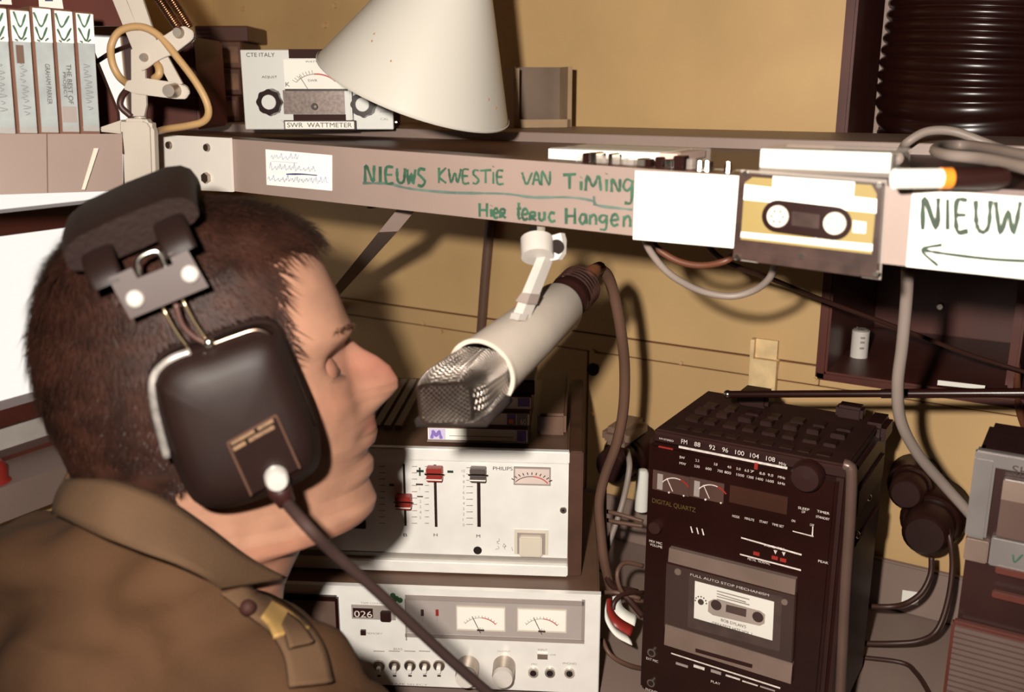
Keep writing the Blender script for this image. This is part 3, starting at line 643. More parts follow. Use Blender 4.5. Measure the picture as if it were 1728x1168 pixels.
# ------------------------------------------------------------------ loose cassettes, marker and cables on the shelf
def flat_case(name, label, px0, px1, py, Y, tall, mcase, mcard, yaw=0, group=None, dep=.07, z=None):
    a = ony(px0, py, Y); c = ony(px1, py, Y); a.z = ZB + .003 if z is None else z
    D_ = Dev(name, label, 'cassette case', a, yaw, group); wd = c.x - a.x; return D_, wd
ca, wd = flat_case('cassette_case', 'white cassette case lying flat on the shelf above the blank card', 924, 1146, 285, .725, .017, M_CLEAR, M_PAPER, z=ZB + .0005)
h1 = ca.px(930, 249)[1]
B().box(0, wd, .001, .07, 0, h1, .0012, 1).done('case', M_CLEAR, ca.e); B().box(.001, wd * .86, -.0004, .068, h1 - .0075, h1 - .001).done('inlay_card', M_PAPER, ca.e); B().box(.001, wd * .28, -.0006, .004, .0005, h1 - .001).done('spine_card', M_PAPER, ca.e)
B().box(wd * .86, wd * .985, -.0003, .06, h1 - .007, h1 - .0015).done('pink_edge', mat('pink_card', (.62, .40, .33), .6), ca.e)
cc, wd2 = flat_case('cassette_case', 'clear open cassette case lying between the white case and the yellow cassette', 972, 1236, 290, .690, .012, M_CLEAR, M_CLEAR, z=ZB + .0005)
h2 = cc.px(1000, 258)[1]
b = B(); b.box(0, wd2, .0, .03, 0, .0012); b.box(0, .0012, 0, .03, 0, h2 * .8); b.done('case', M_CLEAR, cc.e)
rr = random.Random(5); x = .002
while x < wd2 * .8:
    w_ = rr.uniform(.002, .009); hh = rr.uniform(.62, 1.0) * h2
    B().box(x, x + w_, .003 + rr.uniform(0, .004), .012 + rr.uniform(0, .01), .0013, hh, .0008, 1).done('reel_part', rr.choice([M_CHROME, M_CLEAR, M_BLACKG, M_STEEL, M_BLACKG]), cc.e); x += w_ + rr.uniform(.0005, .003)
for x in (wd2 * .80, wd2 * .845, wd2 * .97): B().cyl((x, .001, 0.001), (x, .001, h2 * .75), .003, .0022, 10).done('hinge_knuckle', M_CHROME, cc.e, .6)
# white case lying above the yellow cassette
wc, wd = flat_case('cassette_case', 'blank white cassette case lying on the shelf above the yellow cassette', 1279, 1503, 297, .683, .02, M_PAPER, M_PAPER)
z0 = wc.px(1290, 295)[1]; h3 = wc.px(1290, 249)[1]
B().box(0, wd, .0008, .066, 0, h3 - .0006, .001, 1).done('case', M_CLEAR, wc.e); B().box(.0008, wd - .0008, -.0008, .004, -.0002 + .004, h3 - .001, .0006, 1).done('spine_card', M_PAPER, wc.e); B().box(.001, wd - .001, .004, .062, .003, h3 - .003).done('inlay', M_PAPER, wc.e)

# yellow cassette stuck on the rail
YK = YL - .0022
ky = Dev('cassette_tape', 'yellow labelled audio cassette in a clear case stuck on the shelf rail', 'cassette', ony(1243, 436, YK), 0)
def kq(name, m, pts, y0, y1, parent=None):
    return B().prism([ky.px(x, y, y1) for x, y in pts], y0, y1).done(name, m, parent or ky.e)
M_SHELL = mat('smoky_cassette_shell', (.042, .023, .019), .25, var=.3, scale=60, spec=.6)
kq('clear_case', M_CLEAR, [(1240, 438), (1487, 472), (1498, 303), (1251, 286)], .0004, .0018)
kq('shell', M_SHELL, [(1243, 432), (1484, 466), (1494, 309), (1254, 290)], -.008, .0002)
YS = -.0082
kq('yellow_label', M_YELLOW, [(1250, 404), (1471, 429), (1480, 328), (1471, 312), (1270, 299), (1257, 308)], YS - .0003, YS)
kq('label_stripe', M_PAPER, [(1251, 391), (1250, 400), (1472, 424), (1473, 412)], YS - .0006, YS)
kq('label_stripe', M_PAPER, [(1257, 311), (1255, 337), (1479, 360), (1480, 336)], YS - .0006, YS)
kq('paper_strip', M_PAPER, [(1305, 297), (1303, 331), (1440, 343), (1443, 307)], YS - .0010, YS)
wx = [ky.px(x, y, YS) for x, y in ((1313, 365), (1409, 377))]; rw = .0110
cap = [(wx[0][0] + math.cos(t) * rw, wx[0][1] + math.sin(t) * rw) for t in np.linspace(PI / 2, 3 * PI / 2, 14)] + [(wx[1][0] + math.cos(t) * rw, wx[1][1] + math.sin(t) * rw) for t in np.linspace(-PI / 2, PI / 2, 14)]
B().prism(cap, YS - .0009, YS).done('window', M_BLACKG, ky.e)
B().prism([ky.px(x, y, YS) for x, y in ((1337, 356), (1336, 380), (1383, 386), (1384, 362))], YS - .0012, YS).done('tape_window', M_SHELL, ky.e)
for c in wx:
    h = B().cyl((c[0], YS - .0006, c[1]), (c[0], YS - .0018, c[1]), .0078, .0072, 24).done('hub', M_IVORY, ky.e, .6)
    for k in range(6): a = k * PI / 3; B().box(c[0] + math.cos(a) * .004 - .0008, c[0] + math.cos(a) * .004 + .0008, YS - .0024, YS - .0016, c[1] + math.sin(a) * .004 - .0008, c[1] + math.sin(a) * .004 + .0008).done('hub_tooth', M_STEEL, h)
kq('trapezoid', M_SHELL, [(1285, 428), (1277, 442), (1452, 466), (1448, 449)], -.0095, -.008)
for x, y in ((1258, 293), (1244, 434), (1478, 462), (1484, 313), (1352, 432)):
    c = ky.px(x, y, -.0085); B().cyl((c[0], -.0078, c[1]), (c[0], -.0095, c[1]), .0022, .0018, 10).done('screw', M_CHROME, ky.e, .6)
a = ky.px(1372, 409, YS); txt('C-60', a[0], a[1], .0042, M_PENBLUE, ky.e, YS - .0008, .020, -.1)
a = ky.px(1452, 346, YS); txt('B', a[0], a[1], .0042, M_PRINT, ky.e, YS - .0008, None, -.1)
B().prism([ky.px(x, y, YS) for x, y in ((1440, 372), (1439, 392), (1461, 394), (1462, 375))], YS - .0007, YS).done('white_square', M_PAPER, ky.e)

# marker pen
m0, m1 = onz(1509, 302, ZB + .0075), onz(1700, 300, ZB + .0075)
mp = thing('marker_pen', 'white marker pen with orange band and black cap lying on the shelf', 'marker')
f = lambda t: m0.lerp(m1, t)
B().cyl(f(0), f(.40), .0062, .0062, 20).done('barrel', M_PAPER, mp, .6); B().cyl(f(.40), f(.49), .0066, .0066, 20).done('band', M_ORANGE, mp, .6); B().lathe([(.0001, 0), (.0070, .0002), (.0072, .03), (.006, (m1 - m0).length * .49), (.003, (m1 - m0).length * .51)], f(.49), m1 - m0, 20).done('cap', M_BLACK, mp, .8)
# grey cable lying at the right end
zc = ZB + .0148
cable('grey_cable', 'grey cable looping over the right end of the shelf by the hose', [onz(1514, 268, zc), P(1520, 256, .90), P(1532, 240, .89), P(1565, 222, .885), P(1610, 222, .88), P(1660, 240, .87), P(1720, 262, .86), onz(1800, 300, ZB + .0048), onz(1900, 315, ZB + .0048)], .0042, M_CABLEG)
cable('grey_cable', 'grey cable lying flat behind the marker pen on the shelf', [onz(1800, 300, zc), onz(1728, 282, zc), onz(1660, 268, zc), onz(1600, 262, zc), onz(1578, 255, zc), onz(1590, 246, zc), onz(1640, 246, zc), onz(1728, 262, zc), onz(1800, 276, zc)], .0042, M_CABLEG)

# ================================================================== microphone
mk = thing('microphone', 'pale grey studio microphone with steel mesh head hanging under the shelf', 'microphone')
pb_, pf_, pg_ = P(946, 516, .825), P(812, 630, .705), P(768, 664, .665)
axm = (pf_ - pb_).normalized(); Lm = (pf_ - pb_).length
M_MIC = mat('mic_grey', (.43, .365, .31), .42, var=.05, scale=30, bump=.08, bscale=900, spec=.35)
tb = B(); R1, R0 = .0255, .0215
prof = [(R0 * .55, -.001), (R0 * .93, .0), (R0, .004), (R0 + (R1 - R0) * .5, Lm * .5), (R1, Lm - .004), (R1 + .0012, Lm - .003), (R1 + .0012, Lm), (R1 - .002, Lm), (R1 - .002, Lm - .02)]
tb.lathe(prof, pb_, axm, 48); tb.done('mic_body', M_MIC, mk, .8)
# mesh head: squared-off basket, one slanted cheek
up_ = (_Z - axm * _Z.dot(axm)).normalized(); sd_ = axm.cross(up_)
mesh_m = mat('steel_mesh', (.40, .35, .31), .30, 1.0, var=.0)
nt = mesh_m.node_tree; bsd = nt.nodes['Principled BSDF']; tcn = [n for n in nt.nodes if n.type == 'TEX_COORD'][0]
sep = nt.nodes.new('ShaderNodeSeparateXYZ'); nt.links.new(tcn.outputs['UV'], sep.inputs[0])
prods = []
for ax_ in ('X', 'Y'):
    mu = nt.nodes.new('ShaderNodeMath'); mu.operation = 'MULTIPLY'; mu.inputs[1].default_value = 2 * PI; nt.links.new(sep.outputs[ax_], mu.inputs[0])
    si = nt.nodes.new('ShaderNodeMath'); si.operation = 'SINE'; nt.links.new(mu.outputs[0], si.inputs[0]); prods.append(si)
mx = nt.nodes.new('ShaderNodeMath'); mx.operation = 'MULTIPLY'; nt.links.new(prods[0].outputs[0], mx.inputs[0]); nt.links.new(prods[1].outputs[0], mx.inputs[1])
bp = nt.nodes.new('ShaderNodeBump'); bp.inputs['Strength'].default_value = 1.0; bp.inputs['Distance'].default_value = .0016; nt.links.new(mx.outputs[0], bp.inputs['Height']); nt.links.new(bp.outputs['Normal'], bsd.inputs['Normal'])
rp_ = nt.nodes.new('ShaderNodeValToRGB'); rp_.color_ramp.elements[0].position = .0; rp_.color_ramp.elements[0].color = (.10, .065, .05, 1); rp_.color_ramp.elements[1].position = .6; rp_.color_ramp.elements[1].color = (.52, .46, .41, 1)
ma = nt.nodes.new('ShaderNodeMath'); ma.operation = 'MULTIPLY_ADD'; ma.inputs[1].default_value = .5; ma.inputs[2].default_value = .5; nt.links.new(mx.outputs[0], ma.inputs[0]); nt.links.new(ma.outputs[0], rp_.inputs[0]); nt.links.new(rp_.outputs[0], bsd.inputs['Base Color'])
vs_, fs, uvs = [], [], []
NS, NL = 48, 14; HL = .052
for i in range(NL + 1):
    t = i / NL; k = 1 - .22 * max(0, (t - .62) / .38) ** 2.2
    for j in range(NS):
        a = 2 * PI * j / NS; ca, sa = math.cos(a), math.sin(a); ex = .30 + .35 * (1 - t)
        x = math.copysign(abs(ca) ** ex, ca) * .0225 * k; y = math.copysign(abs(sa) ** ex, sa) * .0200 * k
        slant = .010 * t * (x / .0225)
        p = pf_ - axm * .012 + axm * (HL * t + .012 + slant * t) + sd_ * x + up_ * y; vs_.append(p); uvs.append((a * .0225 / .0033, HL * t / .0033))
for i in range(NL):
    for j in range(NS): fs.append((i * NS + j, i * NS + (j + 1) % NS, (i + 1) * NS + (j + 1) % NS, (i + 1) * NS + j))
ctr = len(vs_); nr = 8
for q in range(1, nr + 1):
    for j in range(NS):
        c0 = vs_[NL * NS + j]; cc_ = pf_ + axm * (HL + .0015); kk = 1 - q / nr
        v = cc_.lerp(c0, kk) + axm * (.003 * (1 - kk * kk)); vs_.append(v); uvs.append(((v - pf_).dot(sd_) / .0033, (v - pf_).dot(up_) / .0033))
for q in range(nr):
    b0 = NL * NS + q * NS
    for j in range(NS): fs.append((b0 + j, b0 + (j + 1) % NS, b0 + NS + (j + 1) % NS, b0 + NS + j))
hd_ = meshobj('mesh_head', vs_, fs, mesh_m, mk, .9)
uvl = hd_.data.uv_layers.new(name='UVMap')
for lp in hd_.data.loops: uvl.data[lp.index].uv = uvs[lp.vertex_index]
# dark seam strip along the head's lower edge
B().tube([pf_ + sd_ * x * .0236 + up_ * -.0175 + axm * (HL * .90 + .008 * x) for x in (-1.0, -.5, 0, .5, 1.0)], .0030, 8).done('head_seam', M_HOLE, mk, 3.2)
[B().tube([pf_ + sd_ * s_ * .0215 + up_ * -.0165 + axm * (HL * t + .008 * s_ * t) for t in (.05, .3, .6, .92)], .0035, 8).done('head_seam', M_HOLE, mk, 3.2) for s_ in (-1, 1)]
# connector and strain relief
pc, pe = P(977, 484, .855), P(1000, 459, .885)
axc = (pc - pb_).normalized(); Lc = (pc - pb_).length
B().lathe([(.0001, -.004), (.0165, -.004), (.0178, .004), (.0172, .010), (.0185, .012), (.0185, .018), (.0170, .022), (.0165, Lc * .7), (.0120, Lc + .006), (.009, Lc + .010), (.0001, Lc + .010)], pb_, axc, 28).done('connector', M_BLACK, mk, .7)
for k in range(5): B().lathe([(.0182, 0), (.0192, .0012), (.0182, .0024)], pb_ + axc * (.022 + k * .0045) * 1.0, axc, 28).done('grip_ring', M_BLACKM, mk, .9)
B().tube([pc + axc * .008, pc.lerp(pe, .6), pe, P(1012, 452, .905)], [.0085, .0075, .0068, .006], 12).done('strain_relief', mat('rust_rubber', (.20, .070, .030), .5, var=.2), mk, 3.2)
# hanger
hm = mat('hanger_white', (.44, .395, .36), .45, var=.04)
hp = P(906, 393, .775)
B().cyl(P(906, 384, .775), P(906, 399, .775), .0075, .0068, 6).done('hanger_bolt', M_CHROME, mk)
B().cyl(P(906, 404, .772), P(907, 434, .765), .0130, .0128, 28).done('hanger_collar', hm, mk, .6)
b = B()
q = [(915, 402), (946, 393), (949, 405), (948, 428), (941, 438), (930, 440), (915, 420)]
pl0 = [P(x, y, .768) for x, y in q]; dv = (_F * .5 + _R * .5).normalized() * .005
a_ = [b.bm.verts.new(v) for v in pl0]; c_ = [b.bm.verts.new(v + dv) for v in pl0]; b.bm.faces.new(a_); b.bm.faces.new(c_[::-1])
for i in range(len(a_)): b.bm.faces.new((a_[i], c_[i], c_[(i + 1) % len(a_)], a_[(i + 1) % len(a_)]))
b.done('hanger_lug', hm, mk)
B().cyl(P(939, 417, .7675), P(939, 417, .7715), .0060, .0060, 20).done('lug_hole', M_HOLE, mk)
def slab(name, m, px, d0, d1, thick, parent):
    """four pixels, depth d0 at the first two and d1 at the last two"""
    c = [P(px[0][0], px[0][1], d0), P(px[1][0], px[1][1], d0), P(px[2][0], px[2][1], d1), P(px[3][0], px[3][1], d1)]
    t = (_F * .8 + _R * .6).normalized() * thick
    return B().hexa(c + [v + t for v in c]).done(name, m, parent)
slab('hanger_arm', hm, ((908, 430), (924, 424), (879, 537), (864, 534)), .768, .735, .012, mk)
slab('arm_clip', mat('clip_grey', (.24, .19, .17), .4), ((880, 494), (895, 496), (889, 513), (870, 508)), .742, .737, .013, mk)
slab('arm_tip', hm, ((863, 528), (878, 530), (874, 541), (860, 538)), .733, .727, .010, mk)
cable('microphone_cable', 'brown microphone cable curving down the wall behind the mixer', [P(1010, 452, .905), P(1026, 468, .925), P(1038, 505, .95), P(1048, 560, .98), P(1054, 620, 1.01), P(1052, 690, 1.04), P(1040, 750, 1.06), P(1020, 805, 1.08), P(1011, 850, 1.09), P(1014, 900, 1.10), P(1020, 950, 1.11), P(1032, 1000, 1.13)], .0057, M_CABLEB)
cable('wall_conduit', 'brown twin cable running straight up the wall behind the microphone', [ony(829, 360, YW - .012), ony(825, 400, YW - .012), ony(818, 480, YW - .012), ony(812, 560, YW - .012), ony(806, 640, YW - .012), ony(800, 730, YW - .012)], .0075, M_CABLEB, cat='conduit')

# ================================================================== mixer on the cassette deck
YD = YAW - math.radians(4)
def rim(dev, name, m, x0, x1, y0, y1, z0, z1, bev=.0012): return B().box(x0, x1, y0, y1, z0, z1, bev, 2).done(name, m, dev.e)
deck = Dev('cassette_deck', 'white front cassette deck with two meters standing under the mixer', 'cassette deck', onz(1008, 1170, ZD + .012), YD)
Hd = deck.px(1010, 1002)[1]; WD = .435
B().box(-WD, 0, .003, .27, 0, Hd - .0005, .002).done('case', M_TOPBR, deck.e)
B().box(-WD, .0012, -.002, .0035, .0, Hd, .001, 1).done('front_plate', M_ALU, deck.e)
B().box(-WD + .0, .0012, -.003, .004, Hd - .0016, Hd + .0004).done('front_trim', M_ALU, deck.e)
F0 = -.002
for x in (-.03, -WD + .03):
    for y in (.03, .23): B().cyl((x, y, -.012), (x, y, .001), .012, .012, 16).done('foot', M_BLACKM, deck.e, .6)
# cassette well on the left
r = deck.rect(430, 998, 577, 1100); well = B().box(r[0], r[1], F0 - .006, .004, r[2], r[3], .002).done('cassette_door', M_BLACKG, deck.e)
r2 = deck.rect(436, 1004, 572, 1080); B().box(r2[0], r2[1], F0 - .0072, F0 - .005, r2[2], r2[3]).done('door_window', mat('smoked_window', (.12, .075, .06), .15, var=.1), well)
deck.plate('counter_panel', mat('counter_grey', (.30, .255, .23), .5), 593, 1020, 668, 1046, .0012, off=F0)
deck.plate('counter_window', M_BLACK, 596, 1025, 630, 1041, .0022, off=F0)
a = deck.px(599, 1039, F0); txt('026', a[0], a[1], .0075, M_PRINTW, deck.e, F0 - .0028, .0195, name='counter_digits')
deck.plate('reset_button', M_BLACK, 643, 1029, 661, 1046, .006, .0, .001, off=F0)
mp_ = deck.plate('meter_panel', mat('meter_panel_grey', (.36, .31, .29), .4, var=.05), 685, 1012, 985, 1079, .0006, off=F0)
for (x0, y0, x1, y1) in ((684, 1011, 986, 1014.5), (684, 1074, 986, 1080), (683, 1011, 687, 1080), (982, 1012, 986, 1081)): deck.plate('panel_border', M_PRINTG, x0, y0, x1, y1, .0014, off=F0)
for x, m in ((713, M_PRINT), (738, M_RED)): deck.plate('indicator_lamp', m, x - 2.5, 1028, x + 2.5, 1038, .0022, off=F0)
for x in (713, 738): deck.plate('indicator_tick', M_PRINTG, x - .5, 1041, x + .5, 1049, .0009, off=F0)
for x0, y0, x1, y1 in ((770, 1021, 853, 1065), (873, 1025, 956, 1067)):
    me_ = deck.plate('meter', M_IVORY, x0, y0, x1, y1, .0020, off=F0)
    deck.plate('meter_face', M_PAPER, x0 + 2, y0 + 2, x1 - 2, y1 - 3, .0024, off=F0, parent=me_)
    cx, cyy = deck.px((x0 + x1) / 2, y1 + 6, F0); U_ = .00064; tod = lambda a, b: Vector((a, F0 - .0028, b))
    ar = lambda R_, t0, t1: [(cx + math.cos(t) * R_, cyy + math.sin(t) * R_) for t in np.linspace(t0, t1, 14)]
    ribbon([ar(34 * U_, 2.45, 1.5)], .0006, 'meter_scale', M_PRINTG, me_, tod); ribbon([ar(34 * U_, 1.5, .72)], .0011, 'meter_red_scale', M_REDP, me_, tod)
    ribbon([[(cx + math.cos(t) * 34 * U_, cyy + math.sin(t) * 34 * U_), (cx + math.cos(t) * 38 * U_, cyy + math.sin(t) * 38 * U_)] for t in np.linspace(2.4, .75, 12)], .0005, 'meter_ticks', M_PRINTG, me_, tod)
    ribbon([[(cx, cyy + 5 * U_), (cx - 14 * U_, cyy + 36 * U_)]], .0007, 'needle', M_PRINT, me_, tod)
    txt('VU', cx - .003, cyy + 11 * U_, .003, M_PRINTG, me_, F0 - .0028); deck.plate('needle_hub', M_PRINT, (x0 + x1) / 2 - 6, y1 - 5, (x0 + x1) / 2 + 6, y1 - 2, .0028, off=F0, parent=me_)
for x in (640, 666, 692, 717, 741):
    k = deck.knob('toggle_bezel', M_STEEL, x, 1123, 10.5, .002, off=F0); c = deck.px(x, 1125, F0)
    B().box(c[0] - .0022, c[0] + .0022, F0 - .007, F0 - .001, c[1] - .005, c[1] + .002, .0008).done('toggle_lever', M_ALU, k)
    deck.plate('toggle_mark', M_PRINT, x - 3, 1139, x + 3, 1142, .0004, off=F0); deck.plate('toggle_print', M_PRINTG, x - 10, 1098, x + 9, 1100, .0003, off=F0)
for x in (790, 851):
    k = deck.knob('level_knob', M_STEEL, x, 1123, 19, .020, off=F0, taper=.94, seg=40); c = deck.px(x, 1123, F0)
    B().cyl((c[0], F0 - .020, c[1]), (c[0], F0 - .026, c[1]), .0112, .0106, 36).done('knob_face', M_WHITE, k, .6)
for x, y in ((900, 1134), (928, 1134), (961, 1135)):
    k = deck.knob('jack_ring', M_CHROME, x, y, 9.5, .003, off=F0); deck.knob('jack_hole', M_HOLE, x, y, 6, .0034, off=F0, parent=k)
deck.plate('slide_switch', M_STEEL, 907, 1102, 924, 1111, .0025, off=F0)
for s, x0, y0, x1, y1 in (('TAPE COUNTER', 610, 1017, 652, 1014), ('INPUT', 908, 1096, 924, 1092.5), ('MIC', 897, 1120, 907, 1117), ('PHONES', 950, 1119, 973, 1115.5), ('LINE', 928, 1104, 938, 1101.5), ('OUTPUT', 840, 1098, 862, 1095.5), ('TAPE SELECT', 660, 1153, 722, 1150), ('MEMORY', 618, 1068, 646, 1065), ('BIAS', 665, 1095, 680, 1091)): deck.text(s, x0, y0, x1, y1, M_PRINTG, F0 - .0006)
deck.plate('memory_switch', M_BLACK, 609, 1062, 618, 1070, .003, off=F0)
rr = random.Random(3)
for x, y in ((663, 1005), (669, 1010), (675, 1013), (666, 1012)): deck.knob('green_tape_dot', mat('green_tape', (.03, .10, .035), .5), x, y, 5, .001, off=F0)

mix = Dev('audio_mixer', 'white panel audio mixer with three faders and dark wooden side cheeks', 'mixer', onz(957, 969, deck.o.z + Hd + .0015), YD)
Hx = mix.px(962, 762)[1]; WX = .375
B().box(-WX, 0, .004, .26, .001, Hx - .001, .002).done('case', M_TOPBR, mix.e)
wR = mix.px(984, 800)[0]
B().box(.0004, wR, -.003, .262, -.001, Hx + .001, .0015).done('side_cheek', M_WOOD, mix.e); B().box(-WX - wR, -WX - .0004, -.003, .262, -.001, Hx + .001, .0015).done('side_cheek', M_WOOD, mix.e)
B().box(-WX, 0, .0, .005, 0, Hx).done('front_plate', M_ALU, mix.e)
z1 = mix.px(900, 780)[1]; B().box(-WX, .0006, -.004, .004, z1, Hx + .0004, .0012).done('top_lip', M_ALU, mix.e)
z2 = mix.px(900, 949)[1]; B().box(-WX, .0006, -.007, .004, 0, z2, .0012).done('bottom_lip', M_ALU, mix.e)
z3 = mix.px(900, 940)[1]; B().box(-WX, .0004, -.001, .002, z2, z3).done('groove', mat('groove_grey', (.32, .29, .26), .4, .4), mix.e)
# raised rear housing with grille on the lid
B().box(-.036, -.004, .05, .22, Hx - .001, Hx + .024, .003).done('lid_step', M_TOPBR, mix.e)
gr = B(); 
for k in range(14): gr.box(-.36 + k * .0125, -.352 + k * .0125, .06, .24, Hx - .001, Hx + .003)
gr.done('vent_grille', mat('vent_grey', (.25, .19, .15), .5), mix.e)
tos = lambda a, b: Vector((a, -.0006, b))
def fader(x, y0, y1, ky, mk_, name='fader'):
    f_ = mix.plate('fader_slot', M_BLACK, x - 3.4, y0, x + 3.4, y1, .0006); c = mix.px(x, ky); b = B()
    w_ = .0085
    b.box(c[0] - w_, c[0] + w_, -.013, -.001, c[1] + .0022, c[1] + .0072, .0008); b.box(c[0] - w_, c[0] + w_, -.010, -.001, c[1] - .0020, c[1] + .0022); b.box(c[0] - w_, c[0] + w_, -.0135, -.001, c[1] - .0072, c[1] - .0020, .0008)
    k = b.done('fader_knob', mk_, f_); B().box(c[0] - w_, c[0] + w_, -.0140, -.0132, c[1] - .0052, c[1] - .0040).done('fader_line', M_PAPER, k)
    B().box(c[0] - w_ - .002, c[0] + w_ + .002, -.0106, -.0096, c[1] - .0004, c[1] + .0012).done('fader_pointer', M_CHROME, k); return f_
M_FG = mat('fader_grey', (.085, .062, .060), .4)
fader(683, 783, 887, 842, M_RED); fader(735, 784, 889, 795, M_RED); fader(808, 787, 889, 796, M_FG); fader(560, 780, 886, 830, M_RED); fader(612, 782, 886, 850, M_RED)
tk = []
for k in range(10):
    y = 787 + k * 10.6
    for x0, x1 in ((695, 704), (717, 724), (787, 798), (640, 650)): tk.append([mix.px(x0, y + (2 if x0 > 780 else 0)), mix.px(x1, y + (2 if x0 > 780 else 0))])
ribbon(tk, .0008, 'scale_ticks', M_PRINTG, mix.e, tos)['kind'] = 'stuff'
for k in range(11): a = mix.px(781 if k else 779, 797 + k * 9.1); txt(str(10 - k), a[0], a[1], .0033, M_PRINTG, mix.e, -.0005)
for k in range(5): a = mix.px(708, 827 + k * 9.2 + (12 if k > 0 else 0)); txt(str(k + 1), a[0], a[1], .0033, M_PRINTG, mix.e, -.0005)
for s, x, y in (('B', 681, 905), ('H', 732, 905), ('M', 804, 907)): a = mix.px(x, y); txt(s, a[0], a[1], .0036, M_PRINT, mix.e, -.0005, .0042)
for x0, y0, x1, y1, m in ((703, 793, 715, 797, M_INKD), (707, 789, 710, 803, M_INKD), (755, 794, 765, 798, M_INKD), (702, 816, 714, 819, M_PRINT), (704, 837, 714, 839, M_INKD), (657, 817, 665, 820, M_PRINT)): mix.plate('tape_mark', m, x0, y0, x1, y1, .0005)
mix.text('PHILIPS', 832, 793, 865, 787, M_PRINT, -.0006)
mt_ = mix.plate('level_meter', M_PRINTG, 867, 787, 929, 818, .003); mix.plate('meter_face', mat('pink_meter', (.58, .47, .43), .5), 869.5, 789, 927, 815.5, .0034, parent=mt_)
cx, cyy = mix.px(897, 823); U_ = .00066; tod = lambda a, b: Vector((a, -.0038, b))
ar = lambda R_, t0, t1: [(cx + math.cos(t) * R_, cyy + math.sin(t) * R_ * .72) for t in np.linspace(t0, t1, 16)]
ribbon([ar(30 * U_, 2.6, 1.5)], .0008, 'meter_scale', M_PRINT, mt_, tod); ribbon([ar(30 * U_, 1.5, .5)], .0013, 'meter_red_scale', M_REDP, mt_, tod)
ribbon([[(cx + math.cos(t) * 34 * U_, cyy + math.sin(t) * 34 * U_ * .72), (cx + math.cos(t) * 40 * U_, cyy + math.sin(t) * 40 * U_ * .72)] for t in np.linspace(2.5, .6, 11)], .0009, 'meter_ticks', M_PRINT, mt_, tod)
sw = mix.plate('switch_frame', M_IVORY, 868, 893, 925, 936, .0015); mix.plate('switch_well', M_PRINTG, 873, 898, 920, 935, .0018, parent=sw)
r = mix.rect(877, 901, 915, 936); B().box(r[0], r[1], -.008, 0, r[2], r[3], .0015).done('rocker', M_IVORY, sw)
k = mix.knob('panel_screw', M_STEEL, 950.5, 860.5, 6, .002); mix.knob('screw_slot', M_HOLE, 950.5, 860.5, 2.5, .0022, parent=k)
mix.knob('jack_hole', M_HOLE, 806, 929, 7.5, .0008); mix.knob('jack_hole', M_HOLE, 510, 922, 7.5, .0008); mix.plate('push_button', M_BLACK, 594, 878, 618, 890, .004)
rr = random.Random(11); scr = []
for k in range(7): x = 838 + rr.uniform(0, 26); y = 908 + rr.uniform(0, 16); scr.append([mix.px(x, y), mix.px(x + rr.uniform(-4, 4), y + 4), mix.px(x + rr.uniform(-5, 6), y + 6)])
ribbon(scr, .0005, 'scribble', M_PRINTG, mix.e, tos)

# ---- cassette boxes stacked on the mixer
zt_ = mix.o.z + Hx + .0028
tp = (('cassette_case', 721, 893, 'bottom', M_PAPER), ('cassette_case', 725, 897, 'second', M_PAPER), ('cassette_case', 728, 899, 'third', M_PAPER), ('cassette_case', 733, 905, 'top', M_BLACKG))
lbl = ('white cassette case with purple zigzag print, lowest of the stack on the mixer', 'cassette case with orange and violet 60 print, second of the stack on the mixer', 'cassette case with violet corner print, third of the stack on the mixer', 'dark clear cassette case on top of the stack on the mixer')
for i, (nm, x0, x1, w_, ms) in enumerate(tp):
    q = onpl(x0, 740, mix.o + mix.n * (.012 + .004 * i), mix.n)
    t = Dev(nm, lbl[i], 'cassette case', (q.x, q.y, zt_), YD, group='cassettes stacked on the mixer'); H_ = .0165
    B().box(0, .109, .0005, .07, 0, H_, .0008, 1).done('case', M_CASE if i < 3 else M_BLACKG, t.e)
    if i < 3:
        B().box(.001, .108, -.0008, .002, .0028, H_ - .001).done('spine_card', M_PAPER, t.e); B().box(.0, .109, -.0010, .002, .0, .0022).done('case_lip', M_CLEAR, t.e)
    else: B().box(.002, .107, -.0006, .001, .002, H_ - .002).done('spine_window', M_BLACK, t.e)
    Y_ = -.0012
    if i == 0:
        B().box(.002, .020, Y_, 0, .0032, H_ - .0014).done('violet_print', mat('lilac_print', (.55, .48, .66), .6), t.e); ribbon([[(.005, .004), (.007, .0125), (.010, .007), (.013, .0125), (.0155, .004)]], .003, 'zigzag_print', M_PURPLE, t.e, lambda a, b: Vector((a, -.0016, b)))
        B().box(.097, .107, Y_, 0, .0032, H_ - .0014).done('violet_print', M_PURPLE, t.e); B().box(.024, .093, Y_, 0, .0072, .0078).done('ruled_line', M_PRINTG, t.e)
    if i == 1:
        B().box(.084, .0935, Y_, 0, .0032, H_ - .0014).done('violet_print', M_PURPLE, t.e); B().box(.086, .091, Y_ - .0002, 0, .0045, .0095).done('orange_print', M_ORANGE, t.e); B().box(.0945, .106, Y_, 0, .0032, H_ - .0014).done('grey_print', M_PRINTG, t.e); txt('60', .0985, .004, .006, M_PAPER, t.e, Y_ - .0004, .006, 0)
    if i == 2: B().box(.094, .107, Y_, 0, .0032, H_ - .0014).done('violet_print', M_PURPLE, t.e); B().box(.092, .1065, Y_ - .0003, 0, .0034, .0056).done('print_line', M_PAPER, t.e)
    zt_ += H_ + .0005

